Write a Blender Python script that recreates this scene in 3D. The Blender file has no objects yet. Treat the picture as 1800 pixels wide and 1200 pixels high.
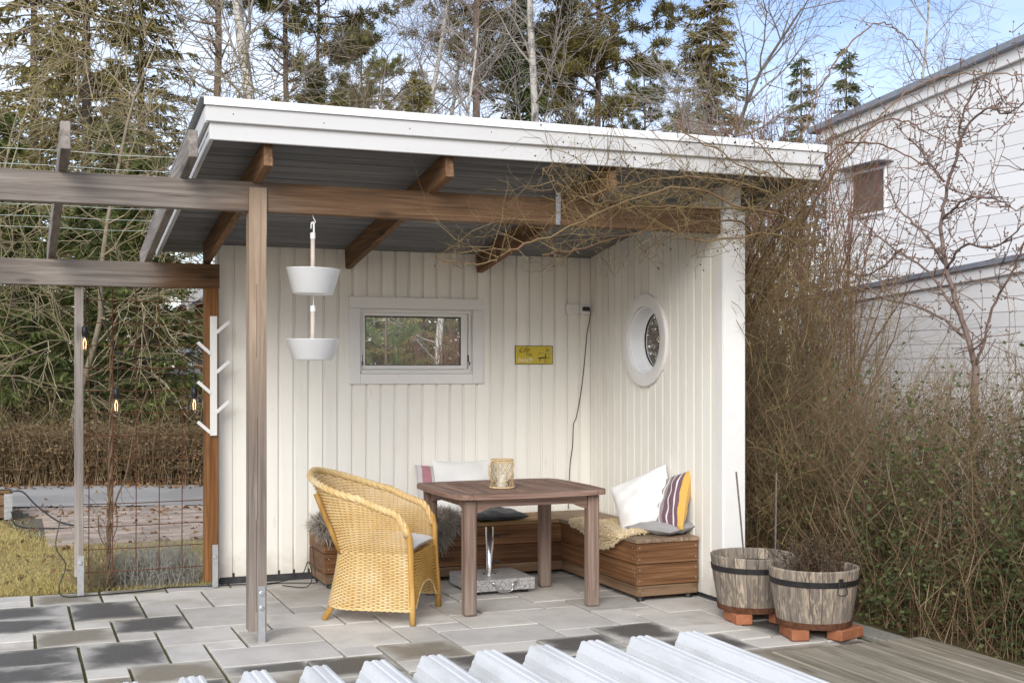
import bpy, math, random
import numpy as np
from mathutils import Vector, Matrix

# ------------------------------------------------------------------ camera, sky, sun, exposure
sc = bpy.context.scene
R = math.radians
cam_d = bpy.data.cameras.new("camera")
cam = bpy.data.objects.new("camera", cam_d)
sc.collection.objects.link(cam)
cam.location = (0, 0, 1.5)
cam.rotation_euler = (R(90), 0, R(-21.9))
cam_d.sensor_width = 36.0
cam_d.lens = 43.76
cam_d.shift_y = 0.025
cam_d.clip_start = 0.05
cam_d.clip_end = 800
sc.camera = cam

SUN_EL, SUN_AZ = 29, 212          # degrees; azimuth clockwise from +Y: behind the camera to its left
world = bpy.data.worlds.new("World")
sc.world = world
world.use_nodes = True
wn = world.node_tree
wn.nodes.clear()
w_out = wn.nodes.new("ShaderNodeOutputWorld")
w_bg = wn.nodes.new("ShaderNodeBackground")
w_sky = wn.nodes.new("ShaderNodeTexSky")
w_sky.sky_type = 'NISHITA'
w_sky.sun_disc = False
w_sky.sun_elevation = R(SUN_EL)
w_sky.sun_rotation = R(SUN_AZ)
w_sky.air_density = 1.0
w_sky.dust_density = 0.6
w_sky.ozone_density = 2.6
w_tc = wn.nodes.new("ShaderNodeTexCoord")
w_map = wn.nodes.new("ShaderNodeMapping")
w_map.inputs['Scale'].default_value = (1.0, 1.0, 2.6)
w_noise = wn.nodes.new("ShaderNodeTexNoise")
w_noise.inputs['Scale'].default_value = 2.1
w_noise.inputs['Detail'].default_value = 7
w_noise.inputs['Roughness'].default_value = 0.58
w_ramp = wn.nodes.new("ShaderNodeValToRGB")
w_ramp.color_ramp.elements[0].position = 0.36
w_ramp.color_ramp.elements[1].position = 0.72
w_mix = wn.nodes.new("ShaderNodeMixRGB")
w_mix.inputs['Color2'].default_value = (6.6, 6.8, 7.1, 1)     # thin bright cloud
wn.links.new(w_tc.outputs['Generated'], w_map.inputs['Vector'])
wn.links.new(w_map.outputs['Vector'], w_noise.inputs['Vector'])
wn.links.new(w_noise.outputs['Fac'], w_ramp.inputs['Fac'])
wn.links.new(w_ramp.outputs['Color'], w_mix.inputs['Fac'])
w_tint = wn.nodes.new("ShaderNodeMixRGB")
w_tint.blend_type = 'MULTIPLY'
w_tint.inputs['Fac'].default_value = 1.0
w_tint.inputs['Color2'].default_value = (.95, .855, .90, 1)     # thin high veil: paler, less cyan blue
wn.links.new(w_sky.outputs['Color'], w_tint.inputs['Color1'])
wn.links.new(w_tint.outputs['Color'], w_mix.inputs['Color1'])
wn.links.new(w_mix.outputs['Color'], w_bg.inputs['Color'])
w_bg.inputs['Strength'].default_value = 0.11
wn.links.new(w_bg.outputs['Background'], w_out.inputs['Surface'])

sun_d = bpy.data.lights.new("sun", 'SUN')
sun_d.energy = 1.5
sun_d.angle = R(34)
sun_d.color = (1.0, 0.97, 0.885)
sun = bpy.data.objects.new("sun", sun_d)
sc.collection.objects.link(sun)
_s = Vector((math.sin(R(SUN_AZ)) * math.cos(R(SUN_EL)), math.cos(R(SUN_AZ)) * math.cos(R(SUN_EL)), math.sin(R(SUN_EL))))
sun.rotation_euler = (-_s).to_track_quat('-Z', 'Y').to_euler()
sun.location = (-6, -8, 12)

vs = sc.view_settings
vs.view_transform = 'Standard'
vs.look = 'None'
vs.gamma = 1.0
vs.use_curve_mapping = False
vs.exposure = 1.03

rng = random.Random(7)
nrg = np.random.default_rng(11)
COL = sc.collection
# ------------------------------------------------------------------ mesh helpers
class MB:
    """collects shapes; build() links them as one mesh object"""
    def __init__(s): s.v = []; s.f = []; s.m = []
    def add(s, vs, fs, mi=0):
        n = len(s.v); s.v += [tuple(p) for p in vs]; s.f += [tuple(i + n for i in q) for q in fs]; s.m += [mi] * len(fs)
        return s
    def box(s, c, d, ch=0.0, M=None, mi=0):
        hx, hy, hz = d[0] / 2, d[1] / 2, d[2] / 2
        if ch <= 0:
            vs = [(x, y, z) for x in (-hx, hx) for y in (-hy, hy) for z in (-hz, hz)]
            fs = [(0, 1, 3, 2), (4, 6, 7, 5), (0, 4, 5, 1), (2, 3, 7, 6), (0, 2, 6, 4), (1, 5, 7, 3)]
        else:
            ch = min(ch, hx * .9, hy * .9, hz * .9)
            vs = []; idx = {}
            for sx in (-1, 1):
                for sy in (-1, 1):
                    for sz in (-1, 1):
                        for a in range(3):
                            p = [sx * (hx - ch), sy * (hy - ch), sz * (hz - ch)]
                            p[a] = (sx * hx, sy * hy, sz * hz)[a]
                            idx[(sx, sy, sz, a)] = len(vs); vs.append(tuple(p))
            fs = []
            for a in range(3):
                b, e = (a + 1) % 3, (a + 2) % 3
                for sa in (-1, 1):
                    q = []
                    for sb, se in ((-1, -1), (1, -1), (1, 1), (-1, 1)):
                        k = [0, 0, 0]; k[a] = sa; k[b] = sb; k[e] = se
                        q.append(idx[(k[0], k[1], k[2], a)])
                    fs.append(tuple(q if sa > 0 else q[::-1]))
                for sb in (-1, 1):
                    for se in (-1, 1):
                        k0 = [0, 0, 0]; k0[b] = sb; k0[e] = se; k1 = list(k0); k0[a] = -1; k1[a] = 1
                        q = [idx[(*k0, b)], idx[(*k1, b)], idx[(*k1, e)], idx[(*k0, e)]]
                        fs.append(tuple(q if sb * se < 0 else q[::-1]))
            for sx in (-1, 1):
                for sy in (-1, 1):
                    for sz in (-1, 1):
                        q = [idx[(sx, sy, sz, a)] for a in range(3)]
                        fs.append(tuple(q if sx * sy * sz > 0 else q[::-1]))
        if M is not None: vs = [M @ Vector(p) for p in vs]
        return s.add([(p[0] + c[0], p[1] + c[1], p[2] + c[2]) for p in vs], fs, mi)
    def bar(s, a, b, w, h, ch=0.0, up=(0, 0, 1), mi=0):
        """rectangular bar from a to b; w across, h along 'up'"""
        a, b = Vector(a), Vector(b); t = (b - a); L = t.length; t.normalize()
        u = Vector(up); u = (u - t * u.dot(t)).normalized(); x = t.cross(u)
        M = Matrix((x, t, u)).transposed()
        return s.box((a + b) / 2, (w, L, h), ch, M, mi)
    def tube(s, pts, r, n=8, cap=True, mi=0):
        pts = [Vector(p) for p in pts]; k = len(pts)
        rs = r if isinstance(r, (list, tuple)) else [r] * k
        vs = []; fs = []; u = None
        for i, p in enumerate(pts):
            t = (pts[min(i + 1, k - 1)] - pts[max(i - 1, 0)]).normalized()
            if u is None: u = t.orthogonal().normalized()
            u = (u - t * u.dot(t)).normalized(); w_ = t.cross(u)
            for j in range(n):
                a = 2 * math.pi * j / n
                vs.append(p + (u * math.cos(a) + w_ * math.sin(a)) * rs[i])
        for i in range(k - 1):
            for j in range(n):
                fs.append((i * n + j, i * n + (j + 1) % n, (i + 1) * n + (j + 1) % n, (i + 1) * n + j))
        if cap: fs += [tuple(range(n))[::-1], tuple(range((k - 1) * n, k * n))]
        return s.add(vs, fs, mi)
    def lathe(s, prof, n=24, c=(0, 0, 0), a0=0.0, a1=2 * math.pi, mi=0, closed=True):
        """prof: (radius, z) pairs round the z axis"""
        full = abs(a1 - a0 - 2 * math.pi) < 1e-6
        m = n if full else n + 1; k = len(prof); vs = []; fs = []
        for i in range(m):
            a = a0 + (a1 - a0) * i / n
            for r, z in prof: vs.append((c[0] + r * math.cos(a), c[1] + r * math.sin(a), c[2] + z))
        for i in range(n):
            i2 = (i + 1) % m
            for j in range(k - 1):
                fs.append((i * k + j, i2 * k + j, i2 * k + j + 1, i * k + j + 1))
        if not full and closed:
            fs += [tuple(range(k)), tuple(range(n * k, n * k + k))[::-1]]
        return s.add(vs, fs, mi)
    def prism(s, poly, t, M=None, c=(0, 0, 0), mi=0):
        """polygon in xy, thickness t along z, then matrix M and offset c"""
        k = len(poly)
        vs = [Vector((x, y, -t / 2)) for x, y in poly] + [Vector((x, y, t / 2)) for x, y in poly]
        if M is not None: vs = [M @ p for p in vs]
        fs = [tuple(range(k))[::-1], tuple(range(k, 2 * k))] + [(i, (i + 1) % k, k + (i + 1) % k, k + i) for i in range(k)]
        return s.add([(p[0] + c[0], p[1] + c[1], p[2] + c[2]) for p in vs], fs, mi)
    def grid(s, fn, nu, nv, mi=0, closed_u=False):
        vs = [fn(i / (nu if closed_u else nu - 1), j / (nv - 1)) for i in range(nu) for j in range(nv)]
        fs = []
        for i in range(nu if closed_u else nu - 1):
            for j in range(nv - 1):
                i2 = (i + 1) % nu
                fs.append((i * nv + j, i2 * nv + j, i2 * nv + j + 1, i * nv + j + 1))
        return s.add(vs, fs, mi)
    def mesh(s, name, origin=(0, 0, 0), smooth=False, mats=()):
        me = bpy.data.meshes.new(name)
        o = origin
        me.from_pydata([(p[0] - o[0], p[1] - o[1], p[2] - o[2]) for p in s.v], [], s.f)
        for m in mats: me.materials.append(m)
        if any(s.m): me.polygons.foreach_set('material_index', s.m)
        if smooth: me.polygons.foreach_set('use_smooth', [True] * len(me.polygons))
        me.update()
        return me
    def build(s, name, mat, parent=None, smooth=False, space='w', origin=None):
        """one mesh object; space 'w': points in world coordinates (parents unrotated), 'l': in the parent's space"""
        mats = mat if isinstance(mat, (list, tuple)) else (mat,)
        if origin is None:
            lo = [min(p[i] for p in s.v) for i in range(3)]; hi = [max(p[i] for p in s.v) for i in range(3)]
            origin = [(lo[i] + hi[i]) / 2 for i in range(3)]
        me = s.mesh(name, origin, smooth, mats)
        ob = bpy.data.objects.new(name, me)
        COL.objects.link(ob)
        base = Vector((0, 0, 0))
        if parent is not None:
            ob.parent = parent
            if space == 'w': base = wloc(parent)
        ob.location = Vector(origin) - base
        return ob

def wloc(o):
    p = Vector((0, 0, 0))
    while o is not None: p += o.location; o = o.parent
    return p

def np_mesh(name, V, Q, mats, parent=None, mi=None, smooth=False, loc=(0, 0, 0)):
    """big mesh from numpy: V (n,3) in the parent's space, Q (m,4) quads"""
    me = bpy.data.meshes.new(name)
    V = np.asarray(V, dtype=np.float32); Q = np.asarray(Q, dtype=np.int32)
    me.vertices.add(len(V)); me.vertices.foreach_set('co', V.ravel())
    me.loops.add(Q.size); me.loops.foreach_set('vertex_index', Q.ravel())
    me.polygons.add(len(Q)); me.polygons.foreach_set('loop_start', np.arange(0, Q.size, 4, dtype=np.int32))
    for m in (mats if isinstance(mats, (list, tuple)) else (mats,)): me.materials.append(m)
    if mi is not None: me.polygons.foreach_set('material_index', np.asarray(mi, dtype=np.int32))
    if smooth: me.polygons.foreach_set('use_smooth', np.ones(len(Q), dtype=bool))
    me.update(calc_edges=True)
    ob = bpy.data.objects.new(name, me); COL.objects.link(ob)
    ob.parent = parent; ob.location = loc
    return ob

def seg_mesh(S, n=3):
    """S: list of (p0, p1, r0, r1); returns V, Q of open n-sided tubes"""
    A = np.array([(*a, *b, r0, r1) for a, b, r0, r1 in S], dtype=np.float64)
    P0, P1, R0, R1 = A[:, 0:3], A[:, 3:6], A[:, 6], A[:, 7]
    T = P1 - P0; T /= np.maximum(np.linalg.norm(T, axis=1, keepdims=True), 1e-9)
    ref = np.where(np.abs(T[:, 2:3]) > .9, np.array([[1., 0, 0]]), np.array([[0, 0, 1.]]))
    U = np.cross(T, ref); U /= np.linalg.norm(U, axis=1, keepdims=True); W = np.cross(T, U)
    V = np.zeros((len(A), 2 * n, 3))
    for j in range(n):
        a = 2 * math.pi * j / n; d = U * math.cos(a) + W * math.sin(a)
        V[:, j] = P0 + d * R0[:, None]; V[:, n + j] = P1 + d * R1[:, None]
    q = np.array([(j, (j + 1) % n, n + (j + 1) % n, n + j) for j in range(n)])
    Q = (np.arange(len(A))[:, None, None] * 2 * n + q[None]).reshape(-1, 4)
    return V.reshape(-1, 3), Q

def cards(P, D, L, W, g, fold=0.0):
    """leaf-shaped quads at P, long axis D (n,3), lengths L, widths W, random roll"""
    n = len(P); D = D / np.maximum(np.linalg.norm(D, axis=1, keepdims=True), 1e-9)
    X = g.normal(size=(n, 3)); X -= D * (X * D).sum(1, keepdims=True); X /= np.maximum(np.linalg.norm(X, axis=1, keepdims=True), 1e-9)
    L = np.broadcast_to(L, (n,))[:, None]; W = np.broadcast_to(W, (n,))[:, None]
    V = np.stack([P, P + D * L * .45 + X * W * .5, P + D * L, P + D * L * .45 - X * W * .5], 1)
    return V.reshape(-1, 3), np.arange(4 * n).reshape(-1, 4)

def join(parts):
    Vs, Qs, Ms, k = [], [], [], 0
    for V, Q, m in parts:
        Vs.append(V); Qs.append(Q + k); Ms.append(np.full(len(Q), m)); k += len(V)
    return np.concatenate(Vs), np.concatenate(Qs), np.concatenate(Ms)

def tag(o, label=None, cat=None, group=None, kind=None):
    if label: o["label"] = label
    if cat: o["category"] = cat
    if group: o["group"] = group
    if kind: o["kind"] = kind
    return o

def thing(name, loc, label, cat, rz=0.0, group=None):
    o = bpy.data.objects.new(name, None); COL.objects.link(o)
    o.empty_display_size = 0.1
    o.location = loc; o.rotation_euler = (0, 0, rz)
    return tag(o, label, cat, group)

def piece(me, name, loc, parent, rot=None):
    """object sharing a mesh; loc in world coordinates"""
    o = bpy.data.objects.new(name, me); COL.objects.link(o); o.parent = parent
    o.location = Vector(loc) - (wloc(parent) if parent else Vector((0, 0, 0)))
    if rot: o.rotation_euler = rot
    return o

# ------------------------------------------------------------------ materials
def mat(name, col, rough=.6, metal=0.0, spec=.5, **kw):
    m = bpy.data.materials.new(name); m.use_nodes = True
    b = m.node_tree.nodes["Principled BSDF"]
    b.inputs['Base Color'].default_value = (*col, 1); b.inputs['Roughness'].default_value = rough
    b.inputs['Metallic'].default_value = metal; b.inputs['Specular IOR Level'].default_value = spec
    for k, v in kw.items(): b.inputs[k.replace('_', ' ')].default_value = v
    return m

class NT:
    def __init__(s, m): s.t = m.node_tree; s.b = s.t.nodes["Principled BSDF"]
    def n(s, typ, **kw):
        x = s.t.nodes.new(typ)
        for k, v in kw.items():
            if k.startswith('i_'):
                key = k[2:].replace('_', ' ')
                x.inputs[int(key) if key.isdigit() else key].default_value = v
            else: setattr(x, k, v)
        return x
    def l(s, a, b): s.t.links.new(a, b)
    def coords(s, kind='Object', rnd=True, scale=(1, 1, 1)):
        tc = s.n("ShaderNodeTexCoord"); v = tc.outputs[kind]
        if rnd:
            oi = s.n("ShaderNodeObjectInfo"); mu = s.n("ShaderNodeMath", operation='MULTIPLY', i_1=53.0)
            s.l(oi.outputs['Random'], mu.inputs[0])
            ad = s.n("ShaderNodeVectorMath", operation='ADD'); s.l(v, ad.inputs[0]); s.l(mu.outputs[0], ad.inputs[1]); v = ad.outputs[0]
        mp = s.n("ShaderNodeMapping"); mp.inputs['Scale'].default_value = scale
        s.l(v, mp.inputs['Vector']); return mp.outputs[0]
    def noise(s, v, scale, detail=4, rough=.55, dist=0.0):
        x = s.n("ShaderNodeTexNoise"); x.inputs['Scale'].default_value = scale; x.inputs['Detail'].default_value = detail
        x.inputs['Roughness'].default_value = rough; x.inputs['Distortion'].default_value = dist
        if v is not None: s.l(v, x.inputs['Vector'])
        return x.outputs['Fac']
    def ramp(s, f, stops):
        x = s.n("ShaderNodeValToRGB"); e = x.color_ramp.elements
        while len(e) < len(stops): e.new(.5)
        for el, (p, c) in zip(e, stops): el.position = p; el.color = (*c, 1) if len(c) == 3 else c
        s.l(f, x.inputs['Fac']); return x.outputs['Color']
    def mix(s, f, a, b, mode='MIX'):
        x = s.n("ShaderNodeMixRGB", blend_type=mode)
        for i, q in ((0, f), (1, a), (2, b)):
            if isinstance(q, (int, float)): x.inputs[i].default_value = q
            elif isinstance(q, tuple): x.inputs[i].default_value = (*q, 1)
            else: s.l(q, x.inputs[i])
        return x.outputs[0]
    def math(s, op, a, b=None, clamp=False):
        x = s.n("ShaderNodeMath", operation=op, use_clamp=clamp)
        for i, q in ((0, a), (1, b)):
            if q is None: continue
            if isinstance(q, (int, float)): x.inputs[i].default_value = q
            else: s.l(q, x.inputs[i])
        return x.outputs[0]
    def maprange(s, v, a, b, c=0.0, d=1.0):
        x = s.n("ShaderNodeMapRange"); x.clamp = True; x.interpolation_type = 'SMOOTHSTEP'
        for i, q in enumerate((a, b, c, d)): x.inputs[i + 1].default_value = q
        s.l(v, x.inputs[0]); return x.outputs[0]
    def bump(s, h, strength=.3, dist=.01):
        x = s.n("ShaderNodeBump"); x.inputs['Strength'].default_value = strength; x.inputs['Distance'].default_value = dist
        s.l(h, x.inputs['Height']); s.l(x.outputs[0], s.b.inputs['Normal'])
    def col(s, c): s.l(c, s.b.inputs['Base Color'])
    def rnd(s): return s.n("ShaderNodeObjectInfo").outputs['Random']

def wood(name, dark, mid, light, axis=0, rough=.75, vary=.35, knots=.6, fade=None, bump=.35, fine=1.0, peel=None):
    """timber with the grain along an axis; fade: (world axis, from, to, dark, mid, light) weathers it along its length"""
    m = mat(name, mid, rough, spec=.25); N = NT(m)
    sca = [34.0 * fine] * 3; sca[axis] = 1.3 * fine
    v = N.coords(scale=tuple(sca))
    g = N.noise(v, 1.0, 7, .62, .9)
    sca2 = [5.0] * 3; sca2[axis] = .8
    v2 = N.coords(scale=tuple(sca2))
    big = N.noise(v2, 1.0, 3, .5, .4)
    def tone(d, md, l): return N.ramp(g, [(.28, d), (.5, md), (.74, l)])
    c = tone(dark, mid, light)
    if fade:
        ax, a, b, d2, m2, l2 = fade
        gp = N.n("ShaderNodeNewGeometry"); sp = N.n("ShaderNodeSeparateXYZ"); N.l(gp.outputs['Position'], sp.inputs[0])
        wob = N.math('MULTIPLY', N.math('SUBTRACT', big, .5), (b - a) * 1.3)
        f = N.maprange(N.math('ADD', sp.outputs[ax], wob), a, b)
        c = N.mix(f, c, tone(d2, m2, l2))
    c = N.mix(N.maprange(big, .3, .72, .0, .42), c, tuple(x * .5 for x in dark))
    sch = [75.0] * 3; sch[axis] = 1.6
    chk = N.noise(N.coords(scale=tuple(sch)), 1.0, 3, .6, .2)
    c = N.mix(N.maprange(chk, .64, .72, 0, .65), c, tuple(x * .35 for x in dark))
    if knots:
        sk = [6.5] * 3; sk[axis] = 1.7
        vk = N.coords(scale=tuple(sk))
        vo = N.n("ShaderNodeTexVoronoi"); N.l(vk, vo.inputs['Vector']); vo.inputs['Scale'].default_value = 1.0
        k = N.maprange(vo.outputs['Distance'], .05, .17, knots, 0)
        c = N.mix(k, c, tuple(x * .42 for x in dark))
    if peel:
        sp_ = [70.0] * 3; sp_[axis] = 9.0
        pf = N.noise(N.coords(scale=tuple(sp_)), 1.0, 5, .6, .5)
        c = N.mix(N.maprange(N.math('ADD', pf, N.math('MULTIPLY', N.math('SUBTRACT', big, .5), .5)), .52, .62, 0, .5), c, peel)
    hs = N.n("ShaderNodeHueSaturation"); N.l(c, hs.inputs['Color'])
    N.l(N.math('ADD', N.math('MULTIPLY', N.rnd(), vary), 1 - vary / 2), hs.inputs['Value'])
    N.col(hs.outputs[0])
    N.bump(g, bump, .004)
    return m

def plain(name, c1, c2, scale=8, rough=.7, bump=.15, spec=.3, vary=.12, stretch=(1, 1, 1), metal=0.0, bd=.003, detail=5):
    """two-tone mottled surface"""
    m = mat(name, c1, rough, metal, spec); N = NT(m)
    v = N.coords(scale=stretch); f = N.noise(v, scale, detail, .6)
    c = N.ramp(f, [(.3, c1), (.7, c2)])
    hs = N.n("ShaderNodeHueSaturation"); N.l(c, hs.inputs['Color'])
    N.l(N.math('ADD', N.math('MULTIPLY', N.rnd(), vary), 1 - vary / 2), hs.inputs['Value'])
    N.col(hs.outputs[0])
    if bump: N.bump(f, bump, bd)
    return m

def foliage(name, cols, rough=.6, trans=.25, scale=2.5):
    """leaf colours varied by clump and by leaf"""
    m = mat(name, cols[0], rough, spec=.25); N = NT(m)
    tc = N.n("ShaderNodeTexCoord")
    f = N.noise(tc.outputs['Object'], scale, 3, .6)
    gi = N.n("ShaderNodeNewGeometry")
    f2 = N.math('ADD', N.math('MULTIPLY', f, .65), N.math('MULTIPLY', gi.outputs['Random Per Island'], .4))
    k = len(cols)
    N.col(N.ramp(f2, [(.25 + .55 * i / max(k - 1, 1), c) for i, c in enumerate(cols)]))
    if trans:
        out = N.t.nodes['Material Output']; tr = N.n("ShaderNodeBsdfTranslucent"); tr.inputs['Color'].default_value = (*cols[-1], 1)
        mx = N.n("ShaderNodeMixShader"); mx.inputs[0].default_value = trans
        N.l(N.b.outputs[0], mx.inputs[1]); N.l(tr.outputs[0], mx.inputs[2]); N.l(mx.outputs[0], out.inputs['Surface'])
    return m

def glass(name, tint=(1, 1, 1), refl=1.0):
    m = bpy.data.materials.new(name); m.use_nodes = True; t = m.node_tree; t.nodes.remove(t.nodes["Principled BSDF"])
    tr = t.nodes.new("ShaderNodeBsdfTransparent"); tr.inputs[0].default_value = (*tint, 1)
    gl = t.nodes.new("ShaderNodeBsdfGlossy"); gl.inputs['Roughness'].default_value = .02
    fr = t.nodes.new("ShaderNodeLayerWeight"); fr.inputs['Blend'].default_value = .25
    mu = t.nodes.new("ShaderNodeMapRange"); mu.interpolation_type = 'SMOOTHERSTEP'; mu.inputs[3].default_value = .03 * refl; mu.inputs[4].default_value = .6 * refl
    mx = t.nodes.new("ShaderNodeMixShader"); o = t.nodes["Material Output"]
    t.links.new(fr.outputs['Facing'], mu.inputs[0]); t.links.new(mu.outputs[0], mx.inputs[0])
    t.links.new(tr.outputs[0], mx.inputs[1]); t.links.new(gl.outputs[0], mx.inputs[2]); t.links.new(mx.outputs[0], o.inputs['Surface'])
    return m

def painted(name, col, dirt, rough=.55, grain_axis=None, amount=.5, splash=False):
    """painted board: faint brush grain, specks and grime"""
    m = mat(name, col, rough, spec=.35); N = NT(m)
    sc_ = [14.0] * 3
    if grain_axis is not None: sc_[grain_axis] = .8
    v = N.coords(scale=tuple(sc_)); g = N.noise(v, 1.0, 6, .65, .3)
    c = N.mix(N.maprange(g, .45, .85, 0, amount * .6), col, dirt)
    v2 = N.coords(); big = N.noise(v2, 1.7, 4, .6)
    c = N.mix(N.maprange(big, .5, .8, 0, amount * .5), c, dirt)
    sp = N.noise(v2, 70, 2, .5); c = N.mix(N.maprange(sp, .70, .76, 0, amount * .5), c, tuple(x * .35 for x in dirt))
    kn = N.n("ShaderNodeTexVoronoi"); N.l(N.coords(scale=(7, 7, 1.6)), kn.inputs['Vector']); kn.inputs['Scale'].default_value = 1.0
    c = N.mix(N.maprange(kn.outputs['Distance'], .03, .10, amount * .55, 0), c, tuple(x * .8 for x in dirt))
    if splash:          # rain splash and soil thrown up at the foot of the boards
        gp = N.n("ShaderNodeNewGeometry"); sx = N.n("ShaderNodeSeparateXYZ"); N.l(gp.outputs['Position'], sx.inputs[0])
        up = N.math('ADD', sx.outputs[2], N.math('MULTIPLY', N.math('SUBTRACT', N.noise(gp.outputs['Position'], 9, 5, .65), .5), .35))
        c = N.mix(N.maprange(up, .03, .26, .5, 0), c, (.42, .38, .31))
    hs = N.n("ShaderNodeHueSaturation"); N.l(c, hs.inputs['Color'])
    N.l(N.math('ADD', N.math('MULTIPLY', N.rnd(), .09), .955), hs.inputs['Value'])
    N.col(hs.outputs[0]); N.bump(g, .18, .0025)
    return m

BROWN = ((.09, .05, .028), (.20, .115, .062), (.33, .20, .115))
GREY = ((.15, .13, .112), (.31, .275, .245), (.47, .43, .39))
PALE = ((.22, .15, .10), (.42, .31, .22), (.55, .44, .34))
W = dict(
    beam=wood('stained_timber_beam', *BROWN, axis=0, fade=(0, 1.75, .75, *GREY)),
    beam_back=wood('weathered_timber_beam', *BROWN, axis=0, fade=(0, 1.05, .75, *GREY)),
    rafter=wood('stained_rafter', (.09, .048, .026), (.19, .105, .055), (.31, .18, .10), axis=1),
    rafter_grey=wood('weathered_rafter', *GREY, axis=1),
    post=wood('pale_post', *PALE, axis=2, fade=(2, 1.75, .75, (.10, .085, .075), (.24, .20, .17), (.36, .31, .275)), knots=.7, vary=.05),
    post_thin=wood('weathered_thin_post', *GREY, axis=2, knots=.5),
    post_brown=wood('stained_post', (.10, .042, .015), (.24, .105, .035), (.36, .18, .075), axis=2),
    bench_x=wood('oiled_plank_long', (.085, .037, .016), (.23, .108, .046), (.40, .215, .11), axis=0, vary=.6, rough=.6, knots=.35),
    bench_y=wood('oiled_plank_across', (.085, .037, .016), (.23, .108, .046), (.40, .215, .11), axis=1, vary=.6, rough=.6, knots=.35),
    base_x=wood('bench_base_long', (.10, .06, .035), (.21, .13, .075), (.32, .215, .135), axis=0, vary=.2),
    base_y=wood('bench_base_across', (.10, .06, .035), (.21, .13, .075), (.32, .215, .135), axis=1, vary=.2),
    lid_x=wood('bench_lid_long', (.15, .085, .035), (.30, .185, .085), (.42, .285, .15), axis=0, vary=.25, knots=.3),
    lid_y=wood('bench_lid_across', (.15, .10, .065), (.30, .21, .14), (.43, .33, .235), axis=1, vary=.25, knots=.3),
    table_x=wood('greyed_hardwood_x', (.14, .08, .058), (.285, .182, .14), (.42, .305, .245), axis=0, vary=.22, knots=0, rough=.68),
    table_y=wood('greyed_hardwood_y', (.13, .07, .051), (.26, .158, .12), (.38, .27, .215), axis=1, vary=.3, knots=0, rough=.62),
    table_z=wood('greyed_hardwood_z', (.13, .08, .06), (.26, .177, .138), (.40, .305, .245), axis=2, vary=.15, knots=0, fade=(2, .3, -.05, (.16, .12, .09), (.31, .24, .195), (.44, .37, .31))),
    deck=wood('weathered_decking', (.14, .12, .085), (.31, .27, .205), (.46, .41, .33), axis=1, vary=.3, knots=.45),
    stave=wood('peeling_stave', (.12, .10, .084), (.25, .21, .172), (.43, .355, .275), axis=2, vary=.4, knots=.2, fine=.9, bump=.6, peel=(.54, .43, .31)),
)
cream = painted('cream_board_paint', (.85, .83, .765), (.56, .50, .41), grain_axis=2, amount=.38, splash=True)
white_trim = painted('white_trim_paint', (.79, .78, .755), (.55, .52, .46), amount=.25)
fascia_paint = painted('white_fascia_paint', (.64, .64, .638), (.52, .50, .47), grain_axis=0, amount=.38)
ceiling_paint = plain('dark_grey_ceiling', (.12, .124, .132), (.235, .238, .245), 3.0, .7, .2, stretch=(.5, 9, 9), vary=.25)
steel = plain('galvanised_steel', (.46, .47, .48), (.60, .61, .62), 25, .42, .05, .5, .05, metal=.75)
chrome = mat('polished_steel', (.62, .61, .60), .24, 1.0)
black_plastic = mat('black_plastic', (.012, .012, .013), .45)
black_iron = plain('black_iron', (.012, .012, .012), (.03, .028, .027), 30, .5, .2, .4)
rust = plain('rusty_iron', (.075, .030, .016), (.15, .068, .038), 35, .85, .4, .2)
clear_glass = glass('clear_glass')
white_enamel = plain('white_enamel', (.80, .81, .82), (.85, .86, .87), 4, .35, 0, .5, .02)
# ------------------------------------------------------------------ the setting
def sheet(name, pts, z, m, kind='structure'):
    b = MB(); b.add([(x, y, z) for x, y in pts], [tuple(range(len(pts)))])
    o = b.build(name, m); tag(o, kind=kind); return o

soil = plain('garden_soil', (.075, .055, .03), (.16, .125, .065), 2.2, .95, .6, .1, 0, bd=.03)
ground = sheet('ground', [(-350, -60), (350, -60), (350, 500), (-350, 500)], -.035, soil)

# asphalt road behind the lawn
asph = mat('asphalt', (.16, .165, .18), .9, spec=.1); _N = NT(asph)
_v = _N.coords(rnd=False); _f = _N.noise(_v, 55, 3, .7); _g = _N.noise(_v, .7, 4, .6)
_c = _N.mix(_N.maprange(_f, .35, .7), (.31, .30, .285), (.43, .415, .395)); _N.col(_N.mix(_N.maprange(_g, .4, .65, 0, .6), _c, (.22, .21, .195))); _N.bump(_f, .35, .006)
tag(sheet('road', [(-60, 14.6 + 18), (60, 14.6 - 18), (60, 17.1 - 18), (-60, 17.1 + 18)], -.018, asph), kind='structure')

# sand bed of the patio and its slabs, laid on a 0.21 m module
GX0, GXM, GY0, GYM = .12, .2122, 6.10, .2056
bedm = plain('mossy_joint_sand', (.055, .06, .024), (.15, .14, .06), 30, .95, .5, .1, 0, bd=.006)
_bed = MB(); _bed.box(((-2.1 + 4.42) / 2, (8.86 + 4.7) / 2, -.032), (6.52, 4.16, .03))
patio = _bed.build('patio', bedm); tag(patio, kind='structure')

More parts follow.
